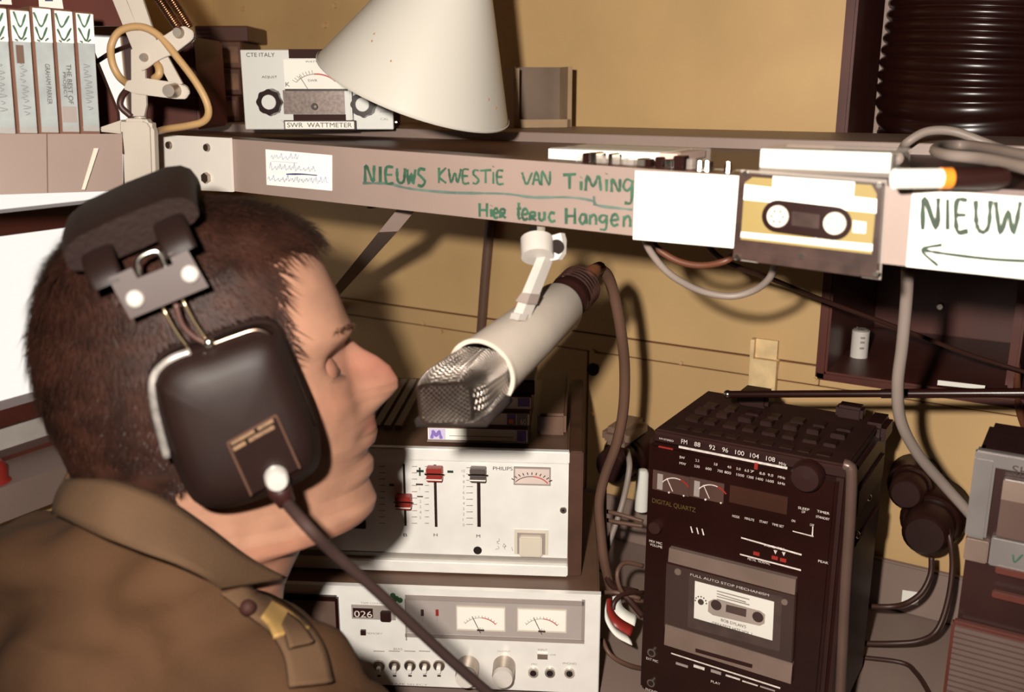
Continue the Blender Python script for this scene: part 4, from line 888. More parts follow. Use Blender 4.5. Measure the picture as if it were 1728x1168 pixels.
# ================================================================== boombox
YB = .880
bm0 = ony(1092, 730, YB); 
boom = Dev('boombox', 'black radio cassette recorder with tuning scale and cassette window on the desk', 'boombox', (bm0.x, YB, ZD + .006), 0.0)
HB = boom.px(1092, 728)[1]; WB = boom.px(1436, 800)[0]
DB = .172
q0 = [(0, 0), (WB, 0), (WB, HB), (0, HB)]
b = B(); b.box(0, WB, .002, DB, 0, HB - .004, .006, 3); b.done('case', M_BLACK, boom.e)
B().box(.004, WB - .010, -.004, .006, .004, HB - .010, .003).done('front_panel', M_BLACKG, boom.e)
FB = -.004
# bevelled silver edge strip on the right corner
st_ = [(1424, 784), (1432, 787), (1437, 800), (1434, 880), (1426, 1000), (1418, 1168), (1412, 1240)]
B().tube([Vector((boom.px(x, y)[0], .0, boom.px(x, y)[1])) for x, y in st_], .0055, 8, sub=4).done('edge_strip', mat('edge_grey', (.120, .072, .058), .35, .3), boom.e, 3.2)
# sloping top deck with keys
for i, (yy, n_, zz) in enumerate(((.020, 9, .0), (.048, 8, .002), (.075, 7, .003), (.10, 7, .003))):
    for k in range(n_):
        x = .03 + (WB - .06) * k / (n_ - 1)
        B().box(x - .008, x + .006 - .002 * (k % 2), yy, yy + .012 + .004 * (i % 2), HB - .006, HB + .0022 + zz * .5 + .0012 * ((k * 3 + i) % 3), .0008).done('top_key', M_BLACK, boom.e)
B().box(.004, WB - .004, .008, DB - .01, HB - .006, HB + .0012, .002).done('top_deck', M_BLACKM, boom.e)
B().box(.05, .085, DB - .045, DB - .015, HB, HB + .018, .004).done('top_switch', M_BLACK, boom.e)
B().box(WB - .050, WB - .022, DB - .03, DB - .01, HB, HB + .015, .003).done('top_switch', M_BLACK, boom.e); B().box(WB - .02, WB + .004, DB - .04, DB + .006, HB - .02, HB + .004, .005).done('hinge_lug', M_BLACK, boom.e)
for zz in (.03, .09): B().box(WB - .001, WB + .003, .03, DB - .02, HB - zz - .03, HB - zz, .002).done('side_rib', M_BLACK, boom.e)
B().sph((WB + .001, .05, HB - .085), .004, 10).done('side_stud', M_CHROME, boom.e, 3.2); B().sph((WB + .001, .09, HB - .06), .004, 10).done('side_stud', M_CHROME, boom.e, 3.2)
for x in (.02, WB - .02):
    for y in (.02, DB - .02): B().cyl((x, y, -.006), (x, y, .001), .009, .009, 12).done('foot', M_BLACKM, boom.e, .6)
def bt(s, x0, y0, x1, y1, m=M_PRINTW):
    """lettering whose pixel baseline runs from (x0, y0) to x1, cap top at y1"""
    a = boom.px(x0, y0, FB); t_ = boom.px(x0, y1, FB); e3 = boom.px(x1, y0 + (x1 - x0) * .2, FB)
    txt(s, a[0], a[1], t_[1] - a[1], m, boom.e, FB - .0008, e3[0] - a[0])
def bp_(name, m, x0, y0, x1, y1, proud=.001, bev=0, parent=None):
    """pixel box given by its upper left and lower right corner on the receding front"""
    a = boom.px(x0, y0, FB); c = boom.px(x1, y1, FB); return B().box(a[0], c[0], FB - proud, FB + .0004, min(a[1], c[1]), max(a[1], c[1]), bev).done(name, m, parent or boom.e)
for s, x in (('FM', 1150), ('88', 1172), ('92', 1197), ('96', 1219), ('100', 1241), ('104', 1266), ('108', 1293)):
    y = 748 + (x - 1150) * .2; bt(s, x, y, x + (10 if len(s) == 2 else 15), y - 7.5)
bt('MHz', 1315, 784, 1327, 779)
z_ = boom.px(1146, 752, FB)[1]; a = boom.px(1146, 752, FB)[0]; c = boom.px(1329, 788, FB)[0]
B().box(a, c, FB - .0010, FB, z_ - .0022, z_).done('scale_line', M_PRINTW, boom.e)
bp_('tuning_pointer', M_RED, 1274, 780, 1279, 792, .0016)
for row, (y0, items) in enumerate(((773, ((1147, 1156, 'SW'), (1174, 1180, '2.3'), (1205, 1211, '3.0'), (1228, 1234, '4.0'), (1243, 1250, '5.0'), (1257, 1264, '6.5'), (1266, 1273, '7'), (1282, 1291, '8.0'), (1296, 1305, '9.0'), (1313, 1325, 'MHz'))), (783, ((1147, 1158, 'MW'), (1172, 1181, '530'), (1191, 1201, '600'), (1211, 1220, '700'), (1223, 1234, '800'), (1243, 1256, '1000'), (1261, 1272, '1200'), (1276, 1288, '1400'), (1293, 1306, '1600'), (1313, 1325, 'kHz'))))):
    for x0, x1, s in items: y = y0 + (x0 - 1147) * .2; bt(s, x0, y, x1, y - 4.2)
bt('FM STEREO', 1113, 741, 1137, 738); bp_('stereo_lamp', M_RED, 1112, 752, 1136, 759, .0014)
c = boom.px(1364, 801, FB); tk_ = B().lathe([(.0001, .0125), (.0125, .012), (.0145, .009), (.0155, .0), (.0155, -.001)], (c[0], FB, c[1]), (0, -1, 0), 36).done('tuning_knob', M_BLACK, boom.e, .8)
for x0, x1, y in ((1103, 1163, 792), (1165, 1221, 804)):
    y2 = y + 40; m_ = bp_('level_meter', mat('meter_dark', (.075, .040, .033), .25), x0, y, x1, y2 + (x1 - x0) * .2 - 6, .0014); 
    a = boom.px(x0 + 8, y + 6, FB); c = boom.px(x0 + 16, y + 34, FB); B().box(a[0], c[0], FB - .0020, FB, c[1], a[1]).done('meter_strip', M_PRINTG, m_)
    cx, cyy = boom.px(x0 + 38, y + 42, FB); arc_ = lambda R_, t0, t1: [(cx + math.cos(t) * R_, cyy + math.sin(t) * R_) for t in np.linspace(t0, t1, 12)]
    tod = lambda a, b: Vector((a, FB - .0022, b)); ribbon([arc_(.018, 2.5, 1.3)], .0010, 'meter_scale', M_PRINTW, m_, tod); ribbon([arc_(.018, 1.3, .7)], .0016, 'meter_red_scale', M_RED, m_, tod)
    ribbon([[(cx - .003, cyy + .003), (cx - .010, cyy + .016)]], .0008, 'needle', M_PRINTW, m_, tod); B().sph((cx - .007, FB - .0022, cyy + .001), .0012, 8).done('needle_hub', M_PRINTW, m_); B().sph((cx + .009, FB - .0022, cyy + .001), .0010, 8).done('needle_hub', M_PRINTW, m_)
bt('DIGITAL QUARTZ', 1101, 849, 1174, 840, M_PRINTY)
bp_('clock_window', mat('clock_dark', (.045, .018, .012), .15), 1233, 818, 1328, 868, .0014)
for s, x0, y, x1 in (('MODE', 1236, 872, 1248), ('MINUTE', 1257, 876, 1273), ('START', 1282, 881, 1296), ('TIME SET', 1303, 886, 1323), ('SLEEP', 1347, 858, 1366), ('OFF', 1353, 865, 1359), ('TIMER', 1379, 864, 1400), ('STANDBY', 1377, 873, 1400), ('ON', 1336, 880, 1342), ('OFF', 1367, 887, 1374), ('PEAK', 1381, 948, 1398), ('MIX MIC', 1096, 914, 1118), ('VOLUME', 1097, 920, 1118)): bt(s, x0, y, x1, y - 4)
for y in (868, 878): a = boom.px(1338, y + 20, FB)
def bline(x0, y0, x1, y1, wd=1.6, m=M_PRINTW, name='panel_line'):
    p, q = boom.px(x0, y0, FB), boom.px(x1, y1, FB); ribbon([[p, q]], wd / FPX * 1.0, name, m, boom.e, lambda a, b: Vector((a, FB - .0007, b)))
bline(1338, 896, 1373, 905); bline(1372, 888, 1371, 905); bline(1251, 907, 1353, 936, 2.4); bline(1249, 935, 1352, 962, 2.4); bline(1133, 1102, 1317, 1161, 2.6)
bt('INDICATOR', 1290, 921, 1325, 917); bt('METAL  NORMAL', 1262, 944, 1300, 940)
for x, y in ((1277, 934), (1308, 941), (1322, 945)): bp_('indicator_lamp', M_RED, x - 5, y - 4, x + 5, y + 4, .0014)
for x, y in ((1309, 931), (1323, 934)): p = [boom.px(x - 3, y - 3, FB), boom.px(x + 3, y - 2, FB), boom.px(x, y + 4, FB)]; B().prism(p, FB - .001, FB).done('arrow_mark', M_PRINTW, boom.e)
for k, x in enumerate((1166, 1176, 1185)): bline(x, 888 + k * 2, x + 3, 899 + k * 2, 2)
for x, y, r_ in ((1101, 1100, 8), (1100, 1151, 7.5)):
    k = boom.knob('jack_ring', M_STEEL, x, y, r_, .003, off=FB); boom.knob('jack_hole', M_HOLE, x, y, r_ * .62, .0034, off=FB, parent=k)
bt('EXT MIC', 1091, 1112, 1111, 1108); bt('PHONES', 1090, 1164, 1110, 1160)
boom.knob('volume_knob', M_BLACKM, 1109, 887, 11, .008, off=FB)
# cassette door: top bar, smoked frame, window showing a white cassette, lower bar
def quad(name, m, px, y0, y1, parent): return B().prism([boom.px(x, y, FB) for x, y in px], y0, y1).done(name, m, parent)
M_DOOR = mat('door_grey', (.215, .150, .122), .35, .25, var=.12, scale=25)
door = quad('cassette_door', mat('smoked_door', (.026, .0095, .0072), .2, var=.15), [(1127, 945), (1124, 1085), (1338, 1150), (1346, 998)], FB - .004, FB, boom.e)
quad('door_top_bar', M_DOOR, [(1133, 921), (1131, 944), (1344, 1000), (1346, 974)], FB - .006, FB, door)
quad('door_lower_bar', M_DOOR, [(1126, 1050), (1124, 1084), (1337, 1150), (1340, 1116)], FB - .0055, FB, door)
ct = quad('inserted_cassette', M_SHELL, [(1166, 968), (1163, 1055), (1318, 1096), (1323, 1004)], FB - .0048, FB, door)
quad('cassette_label', M_PAPER, [(1176, 977), (1174, 1039), (1306, 1077), (1309, 1012)], FB - .0054, FB, ct)
def hub(x, y, r): c = boom.px(x, y, FB); return B().cyl((c[0], FB - .005, c[1]), (c[0], FB - .0062, c[1]), r, r, 24).done('hub_hole', M_BLACK, ct, .6)
quad('label_window', mat('label_grey', (.36, .29, .25), .6), [(1199, 1011), (1198, 1028), (1206, 1034), (1285, 1052), (1293, 1048), (1294, 1033), (1286, 1027), (1208, 1007)], FB - .0058, FB, ct)
hub(1212, 1017, .0056); hub(1282, 1037, .0056)
quad('tape_window', M_SHELL, [(1229, 1016), (1228, 1028), (1262, 1037), (1263, 1024)], FB - .0062, FB, ct)
def bt2(s, x0, y0, x1, y1, m, d): 
    a = boom.px(x0, y0, FB); t_ = boom.px(x0, y1, FB); e3 = boom.px(x1, y0 + (x1 - x0) * .265, FB); txt(s, a[0], a[1], t_[1] - a[1], m, ct, FB - d, e3[0] - a[0])
bt2('BOB DYLAN\'S', 1220, 1044, 1262, 1039, M_PRINT, .0062); bt2('GREATEST HITS VOL.1', 1205, 1049, 1272, 1044, M_PRINT, .0062)
for k in range(4): ribbon([[boom.px(1213, 993 + k * 4.6, FB), boom.px(1268 - 6 * (k % 2), 993 + k * 4.6 + 14.5, FB)]], .0011, 'label_line', M_PRINTG, ct, lambda a, b: Vector((a, FB - .0060, b)))
c = boom.px(1186, 1012, FB); B().cyl((c[0], FB - .005, c[1]), (c[0], FB - .0060, c[1]), .0032, .0032, 16).done('round_logo', M_PRINT, ct, .6)
for k in range(7): t = PI * k / 6; B().sph((c[0] + math.cos(t) * .0060, FB - .0057, c[1] + math.sin(t) * .0060), .0008, 6).done('logo_dot', M_PRINT, ct)
bt2('FULL AUTO STOP MECHANISM', 1168, 968, 1300, 964, M_PRINTW, .0052)
for x, y in ((1144, 965), (1324, 1016)): boom.knob('door_screw', M_DOOR, x, y, 6, .001, off=FB - .004, parent=door)
quad('door_slot', M_BLACK, [(1177, 1090), (1177, 1096), (1272, 1123), (1273, 1117)], FB - .0060, FB, door)
quad('door_glass', M_GLASS, [(1130, 946), (1126, 1052), (1339, 1116), (1345, 1000)], FB - .0086, FB - .0080, door)
for x0, y0, x1 in ((1141, 1120, 1161), (1171, 1124, 1189), (1200, 1132, 1217), (1225, 1141, 1249), (1253, 1151, 1279), (1283, 1160, 1308)): bp_('key_label', M_PRINTG if x0 not in (1171, 1225, 1253) else M_PRINTW, x0, y0 - 3, x1, y0 + 7, .0008)
for i, (s, x0, y0, x1) in enumerate((('PLAY', 1200, 1139, 1216), ('REC', 1283, 1166, 1300))): bt(s, x0, y0 + 12, x1, y0 + 8)

# ================================================================== portable recorder at the right edge
YR = .83
rc0 = ony(1650, 770, YR)
rec = Dev('portable_recorder', 'silver and black portable cassette recorder at the right end of the desk', 'recorder', (rc0.x, YR, ZD + .001), 0.0)
zr = lambda y, x=1640: rec.px(x, y)[1]
HR = zr(760, 1650); WR = .30
B().box(.0, WR, .004, .085, 0, HR, .004).done('case', M_BLACK, rec.e)
M_SILD = mat('silver_worn', (.20, .175, .165), .35, .3, var=.1, scale=20)
z_a = zr(905); z_b = zr(945); z_c = zr(1045, 1615)
B().box(-.002, .014, -.004, .03, z_a, HR - .004, .002).done('silver_corner', M_SILD, rec.e)
B().box(-.002, WR, -.003, .006, zr(785, 1660), HR + .001, .0015).done('top_trim', M_SILD, rec.e)
B().box(.018, WR, -.003, .004, z_b, z_a + .004, .001).done('front_band', M_SILD, rec.e); B().box(-.001, .017, -.003, .01, z_b, z_a - .001, .001).done('front_band', M_DOOR, rec.e)
B().box(.021, WR, -.0045, .004, z_a + .006, zr(800, 1670), .001).done('cassette_window', mat('window_brown', (.10, .062, .052), .2, var=.1), rec.e)
B().box(.021, WR, -.0052, .0, zr(835, 1670), zr(802, 1670)).done('window_bar', M_DOOR, rec.e)
for k in range(2): B().box(.024, WR, -.006, .0, z_c + .03 + .022 * k, z_c + .036 + .022 * k, .001).done('key_row', M_DKBROWN, rec.e)
gm = mat('grille_grey', (.115, .077, .066), .45, .1)
B().box(-.003, WR, -.004, .004, .002, z_c, .002).done('grille_plate', M_DKBROWN, rec.e)
zg0 = z_c - .004; k = 0
while zg0 - k * .0052 > z_c - .068:
    z = zg0 - k * .0052; B().box(.0, .058, -.006, -.003, z - .0036, z).done('grille_slat', gm, rec.e); B().box(.063, WR - .004, -.006, -.003, z - .0036, z).done('grille_slat', gm, rec.e); k += 1
B().box(.0, WR - .004, -.0062, -.003, .012, z_c - .070, .001).done('speaker_plate', gm, rec.e)
dots = B()
for i in range(12):
    for j in range(10): dots.box(.012 + i * .007, .0155 + i * .007, -.0066, -.006, z_c - .082 - j * .007, z_c - .0785 - j * .007)
o = dots.done('speaker_holes', M_HOLE, rec.e); o['kind'] = 'stuff'
B().box(.045, .075, .006, .05, HR, HR + .022, .003).done('top_key', M_SILD, rec.e); B().box(.05, .07, .0045, .0062, HR + .006, HR + .018).done('key_label', M_PAPER, rec.e); B().box(.054, .062, .0040, .006, HR + .008, HR + .014).done('key_print', M_INKD, rec.e)
a = rec.px(1684, 795); txt('SHARP', .026, HR - .0135, .0075, M_PRINT, rec.e, -.0036, .034)
ribbon([[(.035, z_b + .014), (.037, z_b + .008), (.042, z_b + .016)], [(.046, z_b + .006), (.048, z_b + .017), (.052, z_b + .008)]], .0015, 'green_scribble', M_INK, rec.e, lambda a, b: Vector((a, -.0034, b)))
# telescopic antenna pivoting at the recorder's far end
tip, an = P(1228, 665.5, .99), P(1790, 663, .845)
rl = lambda v: Vector(((v - rec.o).dot(rec.x), (v - rec.o).dot(rec.n), v.z - rec.o.z))
ta, tb_ = rl(tip), rl(an); pv = Vector((tb_.x + .06, .06, HR - .005))
an_o = B().tube([ta + (tb_ - ta) * t for t in (0, .5)], .0036, 10).done('antenna', M_BLACKG, rec.e, .8)
B().tube([ta + (tb_ - ta) * t for t in (.5, 1.0)], .0044, 10).done('antenna_section', M_BLACKG, an_o, .8)
B().tube([tb_, tb_ + (tb_ - ta).normalized() * .06, pv], .0042, 10).done('antenna_section', M_BLACKG, an_o, .8)
B().sph(ta, .0046, 12).done('antenna_tip', M_CHROME, an_o, 3.2)

# ================================================================== sockets, plugs, cables around the wall
def socket(name, label, px, py, Y, s=1.0, cap=True):
    c = ony(px, py, Y); t = thing(name, label, 'socket', (c.x, YW - .0065, c.z))
    dpt = YW - .0065 - Y
    B().lathe([(.0001, dpt * .55), (.030 * s, dpt * .55), (.034 * s, dpt * .5), (.036 * s, .004), (.038 * s, .0), (.0001, 0)], (0, 0, 0), (0, -1, 0), 28).done('housing', M_BLACKG, t, .7)
    B().lathe([(.0001, dpt), (.020 * s, dpt), (.025 * s, dpt * .93), (.027 * s, dpt * .5), (.0001, dpt * .5)], (0, 0, 0), (0, -1, 0), 24).done('plug', M_BLACK, t, .7)
    B().lathe([(.030 * s, .0), (.032 * s, .004), (.030 * s, .008)], (0, -dpt * .5, 0), (0, -1, 0), 24).done('collar', M_BLACK, t, .9)
    if cap: B().box(-.022 * s, .020 * s, -dpt * .9, -.01, .026 * s, .052 * s, .008).done('hinged_cap', mat('cap_greybrown', (.19, .12, .085), .5, var=.2), t, .7)
    return t
socket('wall_socket', 'round black wall socket with raised grey cap right of the mixer', 1030, 790, 1.13, 1.0)
socket('wall_socket', 'round black wall socket with plug behind the boombox', 1560, 905, 1.13, 1.05, False)
socket('wall_socket', 'black wall socket above the plug behind the boombox', 1528, 835, 1.16, .8, False)
cable('power_cable', 'thick grey cable hanging from the shelf down past the boombox', [P(1532, 452, .80), P(1530, 500, .82), P(1523, 580, .84), P(1515, 650, .86), P(1520, 710, .88), P(1548, 765, .90), P(1590, 815, .92), P(1632, 862, .93), P(1680, 920, .94)], .0052, M_CABLEG)
cable('grey_cable', 'light grey cable drooping in a loop below the shelf rail', [P(1085, 395, .80), P(1098, 425, .81), P(1130, 462, .82), P(1180, 490, .83), P(1232, 500, .83), P(1272, 490, .82), P(1298, 470, .80), P(1310, 440, .78)], .0030, M_CABLEG)
cable('brown_cable', 'reddish brown cable sagging just below the blank card', [P(1095, 398, .84), P(1110, 420, .84), P(1145, 441, .84), P(1185, 448, .84), P(1225, 440, .84), P(1250, 420, .83)], .0030, mat('redbrown_cable', (.12, .04, .02), .45))
cable('dark_cable', 'thin dark cable running diagonally from the rail across the dark opening', [P(1180, 398, .86), P(1222, 440, .90), P(1300, 470, .98), P(1385, 505, 1.06), P(1520, 555, 1.10), P(1640, 600, 1.12), P(1730, 628, 1.12), P(1800, 650, 1.12)], .0026, M_CABLED)
cable('dark_cable', 'thin dark cable dropping behind the recorder at the opening', [P(1716, 612, 1.17), P(1717, 660, 1.15), P(1722, 700, 1.10), P(1745, 760, 1.05)], .0040, mat('redbrown_cable', (.12, .04, .02), .45))
zd = ZD + .004
cable('black_cable', 'black cable looping from the plug behind the boombox onto the desk', [P(1592, 880, 1.13), P(1603, 910, 1.12), P(1607, 960, 1.12), P(1598, 1020, 1.12), P(1580, 1065, 1.12), P(1550, 1082, 1.12), P(1505, 1086, 1.13), P(1450, 1086, 1.15)], .0032, M_CABLED)
cable('black_cable', 'short black cable hanging from the plug towards the boombox back', [P(1572, 940, 1.13), P(1570, 970, 1.13), P(1555, 1000, 1.13), P(1530, 1018, 1.13), P(1500, 1024, 1.13), P(1450, 1022, 1.15)], .0032, M_CABLED)
cable('black_cable', 'black cable lying on the desk beside the recorder', [onz(1440, 1108, zd), onz(1520, 1118, zd), onz(1545, 1135, zd), onz(1565, 1165, zd), onz(1580, 1200, zd)], .0028, M_CABLED)
cable('dark_cable', 'dark cable dropping from the wall socket beside the mixer', [P(1018, 820, 1.15), P(1018, 880, 1.12), P(1020, 930, 1.11), P(1030, 985, 1.12), P(1075, 1000, 1.14)], .0042, M_CABLED)
cable('beige_cable', 'beige cable hanging from the wall socket to the desk', [P(1058, 760, 1.20), P(1062, 790, 1.18), P(1050, 850, 1.18), P(1030, 910, 1.17), P(1015, 950, 1.16)], .0036, M_CABLEG)
for i, (pts, m, lb) in enumerate((
    ([(1018, 862, 1.16), (1045, 868, 1.15), (1085, 880, 1.14)], M_CABLEB, 'thin brown lead running behind the boombox, upper of the leads'),
    ([(1016, 876, 1.16), (1045, 882, 1.15), (1085, 888, 1.14)], M_CABLEB, 'thin brown lead running behind the boombox just below the upper lead'),
    ([(1016, 960, 1.14), (1035, 985, 1.13), (1055, 1005, 1.12), (1085, 1040, 1.12)], M_CABLED, 'dark lead sloping down behind the boombox'),
    ([(1085, 955, 1.13), (1055, 950, 1.12), (1042, 965, 1.11), (1045, 990, 1.11), (1060, 1010, 1.12), (1085, 1015, 1.13)], M_CABLEB, 'brown lead curled in a loop beside the boombox'),
    ([(1085, 1000, 1.13), (1052, 1003, 1.11), (1036, 1018, 1.10), (1038, 1040, 1.10), (1056, 1062, 1.10)], M_CABLED, 'dark lead curling down to the red and white packet'),
    ([(1018, 1000, 1.13), (1040, 1000, 1.12), (1080, 1010, 1.12)], M_CABLEB, 'thin brown lead lying level beside the deck'),
    ([(1016, 1078, 1.10), (1030, 1105, 1.09), (1060, 1122, 1.10), (1090, 1130, 1.12)], M_CABLEB, 'brown lead arching low beside the boombox'))):
    cable('lead', lb, [P(*q) for q in pts], .0026 if i != 2 else .0038, m)
# red and white crumpled packet between deck and boombox
pk = thing('plastic_packet', 'crumpled red and white plastic packet between deck and boombox', 'packet')
def strip_(name, m, e0, e1):
    a = spline([P(*q) for q in e0], 6); b_ = spline([P(*q) for q in e1], 6); vs_ = a + b_; n = len(a)
    o = meshobj(name, vs_, [(i, i + 1, n + i + 1, n + i) for i in range(n - 1)], m, pk, 3.2); md = o.modifiers.new('thickness', 'SOLIDIFY'); md.thickness = .0015; return o
e = [[(1022, 1012, 1.10), (1024, 1035, 1.09), (1036, 1058, 1.08), (1062, 1075, 1.08)], [(1020, 1030, 1.09), (1022, 1050, 1.08), (1038, 1074, 1.07), (1066, 1090, 1.07)], [(1032, 1008, 1.11), (1034, 1028, 1.10), (1046, 1044, 1.09), (1070, 1058, 1.09)], [(1046, 1004, 1.12), (1048, 1020, 1.11), (1056, 1030, 1.10), (1074, 1040, 1.10)]]
strip_('white_edge', M_PAPER, e[0], e[1]); strip_('red_stripe', M_RED, e[2], e[0]); strip_('white_stripe', M_PAPER, e[3], e[2])
bl_ = ony(1083, 838, 1.15)
o = B().lathe([(.0001, .040), (.006, .039), (.0085, .034), (.009, -.02), (.0001, -.02)], bl_, (0, 0, 1), 20).done('white_bottle', M_PAPER, None, .8); tag(o, 'small white plastic bottle behind the left edge of the boombox', 'bottle')
q = [ony(x, y, YW - .0165) for x, y in ((1521, 1018), (1549, 1022), (1551, 1000), (1523, 996))]; 
o = B().hexa(q + [v + Yv * .0006 for v in q]).done('paper_label', M_PAPER); tag(o, 'small white paper label on the grey skirting behind the boombox', 'label')
rd = onx(8, 808, XL + .10)
o = B().lathe([(.0001, .03), (.014, .03), (.020, .022), (.020, .004), (.024, .0), (.0001, 0)], (XL + .07, rd.y, z1_ledge := onx(40, 790, XL + .06).z), (0, 0, 1), 20).done('red_knob', M_RED, None, .8); tag(o, 'round red plastic knob on the ledge below the window', 'knob')

# ================================================================== the listener
from mathutils import noise as mnoise
from mathutils.bvhtree import BVHTree
ps = thing('person', 'person in olive brown military jacket, head turned to the microphone', 'person')
PH = math.radians(17)
G = (_R * math.cos(PH) + _FH * math.sin(PH)).normalized()        # facing
S = G.cross(_Z).normalized()                                     # the listener's right, towards the photographer
H0 = P(330, 620, .67)
def hl(x, y, w=0.0):
    """pixel on the plane at lateral offset w -> (u, z)"""
    p = onpl(x, y, H0 + S * w, S) - H0; return p.dot(G), p.z
def hw(u, w, z): return H0 + G * u + S * w + _Z * z
def hp(x, y, w): u, z = hl(x, y, w); return hw(u, w, z)
front_px = [(330, 352), (400, 355), (460, 368), (505, 388), (535, 420), (551, 453), (571, 494), (585, 531), (589, 551), (589, 570), (612, 588), (637, 601), (658, 617), (671, 638), (672, 652), (660, 666), (642, 682), (632, 691), (633, 707), (637, 724), (633, 740), (622, 749), (619, 759), (630, 772), (630, 788), (621, 802), (628, 818), (635, 835), (631, 851), (617, 866), (592, 875), (560, 882), (528, 892), (512, 910), (495, 945), (480, 980), (475, 1030), (480, 1100)]
base_px = [(330, 352), (400, 355), (460, 368), (505, 388), (535, 420), (551, 453), (571, 494), (583, 531), (584, 551), (581, 572), (586, 600), (596, 640), (606, 665), (614, 691), (617, 724), (613, 749), (612, 772), (613, 802), (622, 825), (627, 840), (622, 855), (611, 866), (590, 875), (560, 882), (528, 892), (512, 910), (495, 945), (480, 980), (475, 1030), (480, 1100)]
back_px = [(330, 352), (250, 354), (190, 368), (140, 400), (105, 440), (82, 490), (72, 540), (70, 590), (78, 650), (98, 710), (122, 760), (140, 800), (148, 840), (140, 890), (128, 940), (115, 1000), (100, 1100)]
wid = [(352, .0), (356, .020), (364, .034), (380, .047), (420, .063), (480, .0725), (560, .0750), (620, .0730), (690, .0690), (760, .0640), (820, .0590), (860, .0565), (890, .0560), (940, .0570), (1000, .054), (1100, .050)]
mexp = [(352, 2.0), (480, 2.3), (560, 2.45), (640, 2.3), (720, 2.1), (800, 1.95), (860, 1.9), (880, 2.0), (940, 2.0), (1100, 2.0)]
def curve(px, w=0.0):
    q = sorted([(hl(x, y, w)[1], hl(x, y, w)[0]) for x, y in px]); return np.array([a for a, _ in q]), np.array([b for _, b in q])
fz, fu = curve(front_px); bz, bu = curve(base_px); kz, ku = curve(back_px)
zpy = np.array(sorted([(hl(330, y)[1], y) for y in range(340, 1110, 5)]))
ys_ = list(np.concatenate([352.05 + 60 * np.linspace(0, 1, 26) ** 2, np.linspace(414, 560, 44)[0:], np.linspace(563, 900, 150), np.linspace(906, 1100, 24)]))
NT = 180
tt = np.linspace(-1, 1, NT, endpoint=False); TH = PI * np.sign(tt) * np.abs(tt) ** 1.45
HV = []
for y in ys_:
    z = hl(330, y)[1]
    f_, b0, k_ = np.interp(z, fz, fu), np.interp(z, bz, bu), np.interp(z, kz, ku)
    W_ = np.interp(y, [a for a, _ in wid], [b for _, b in wid]); me_ = np.interp(y, [a for a, _ in mexp], [b for _, b in mexp])
    u0 = k_ + (b0 - k_) * (.46 if y < 760 else .46 - .06 * min(1, (y - 760) / 120))
    for th in TH:
        c, s = math.cos(th), math.sin(th); e = 2 / me_ if c > 0 else 2 / 2.15
        cu = math.copysign(abs(c) ** e, c); sw = math.copysign(abs(s) ** e, s)
        u = u0 + ((b0 - u0) if c > 0 else (u0 - k_)) * cu; w_ = W_ * sw
        if c > 0:
            ext = f_ - b0
            sg = np.interp(y, [560, 585, 620, 645, 668, 690, 715], [.0085, .0070, .0085, .0125, .0150, .0150, .0180]); nz = math.exp(-(abs(w_) / sg) ** 2.4)
            ot = math.exp(-(w_ / np.interp(y, [540, 690, 730, 800, 840], [.05, .020, .020, .022, .030])) ** 2)
            kb = np.interp(y, [552, 572, 672, 716], [0, 1, 1, 0]); u += ext * (nz * kb + ot * (1 - kb))
            g2 = lambda y0, sy, w0, sw_: math.exp(-((y - y0) / sy) ** 2 - ((abs(w_) - w0) / sw_) ** 2)
            u -= .0105 * g2(607, 24, .031, .015)          # eye sockets
            u += .0035 * g2(566, 16, .024, .020)          # brow
            u += .0060 * g2(664, 15, .0145, .0060)        # nostril wings
            u -= .0016 * g2(694, 18, .023, .009)          # fold beside the nose
            u += .0030 * g2(675, 32, .046, .016)          # cheek
            u -= .0022 * g2(748, 12, .023, .008)          # mouth corner
            kw = 1 + .03 * math.exp(-((y - 660) / 40) ** 2) * math.exp(-((c - .45) / .25) ** 2); w_ *= kw
        HV.append(hw(u, w_, z))
HF = []
nl_ = len(ys_)
for i in range(nl_ - 1):
    for j in range(NT): HF.append((i * NT + j, i * NT + (j + 1) % NT, (i + 1) * NT + (j + 1) % NT, (i + 1) * NT + j))
HF.append(tuple(range(NT))[::-1])
skin = mat('skin', (.252, .128, .084), .48, var=.10, scale=55, bump=.10, bscale=500, spec=.35)
nt = skin.node_tree; bs = nt.nodes['Principled BSDF']
at = nt.nodes.new('ShaderNodeVertexColor'); at.layer_name = 'flush'
mxn = nt.nodes.new('ShaderNodeMix'); mxn.data_type = 'RGBA'; mxn.blend_type = 'MULTIPLY'; mxn.inputs[0].default_value = 1.0
src = bs.inputs['Base Color'].links[0].from_socket; nt.links.new(src, mxn.inputs[6]); nt.links.new(at.outputs[0], mxn.inputs[7]); nt.links.new(mxn.outputs[2], bs.inputs['Base Color'])
bs.inputs['Subsurface Weight'].default_value = .12; bs.inputs['Subsurface Radius'].default_value = (.010, .004, .002); bs.inputs['Subsurface Scale'].default_value = .4
body = meshobj('body', HV, HF, skin, ps, 3.2)
ca_ = body.data.color_attributes.new('flush', 'FLOAT_COLOR', 'POINT')
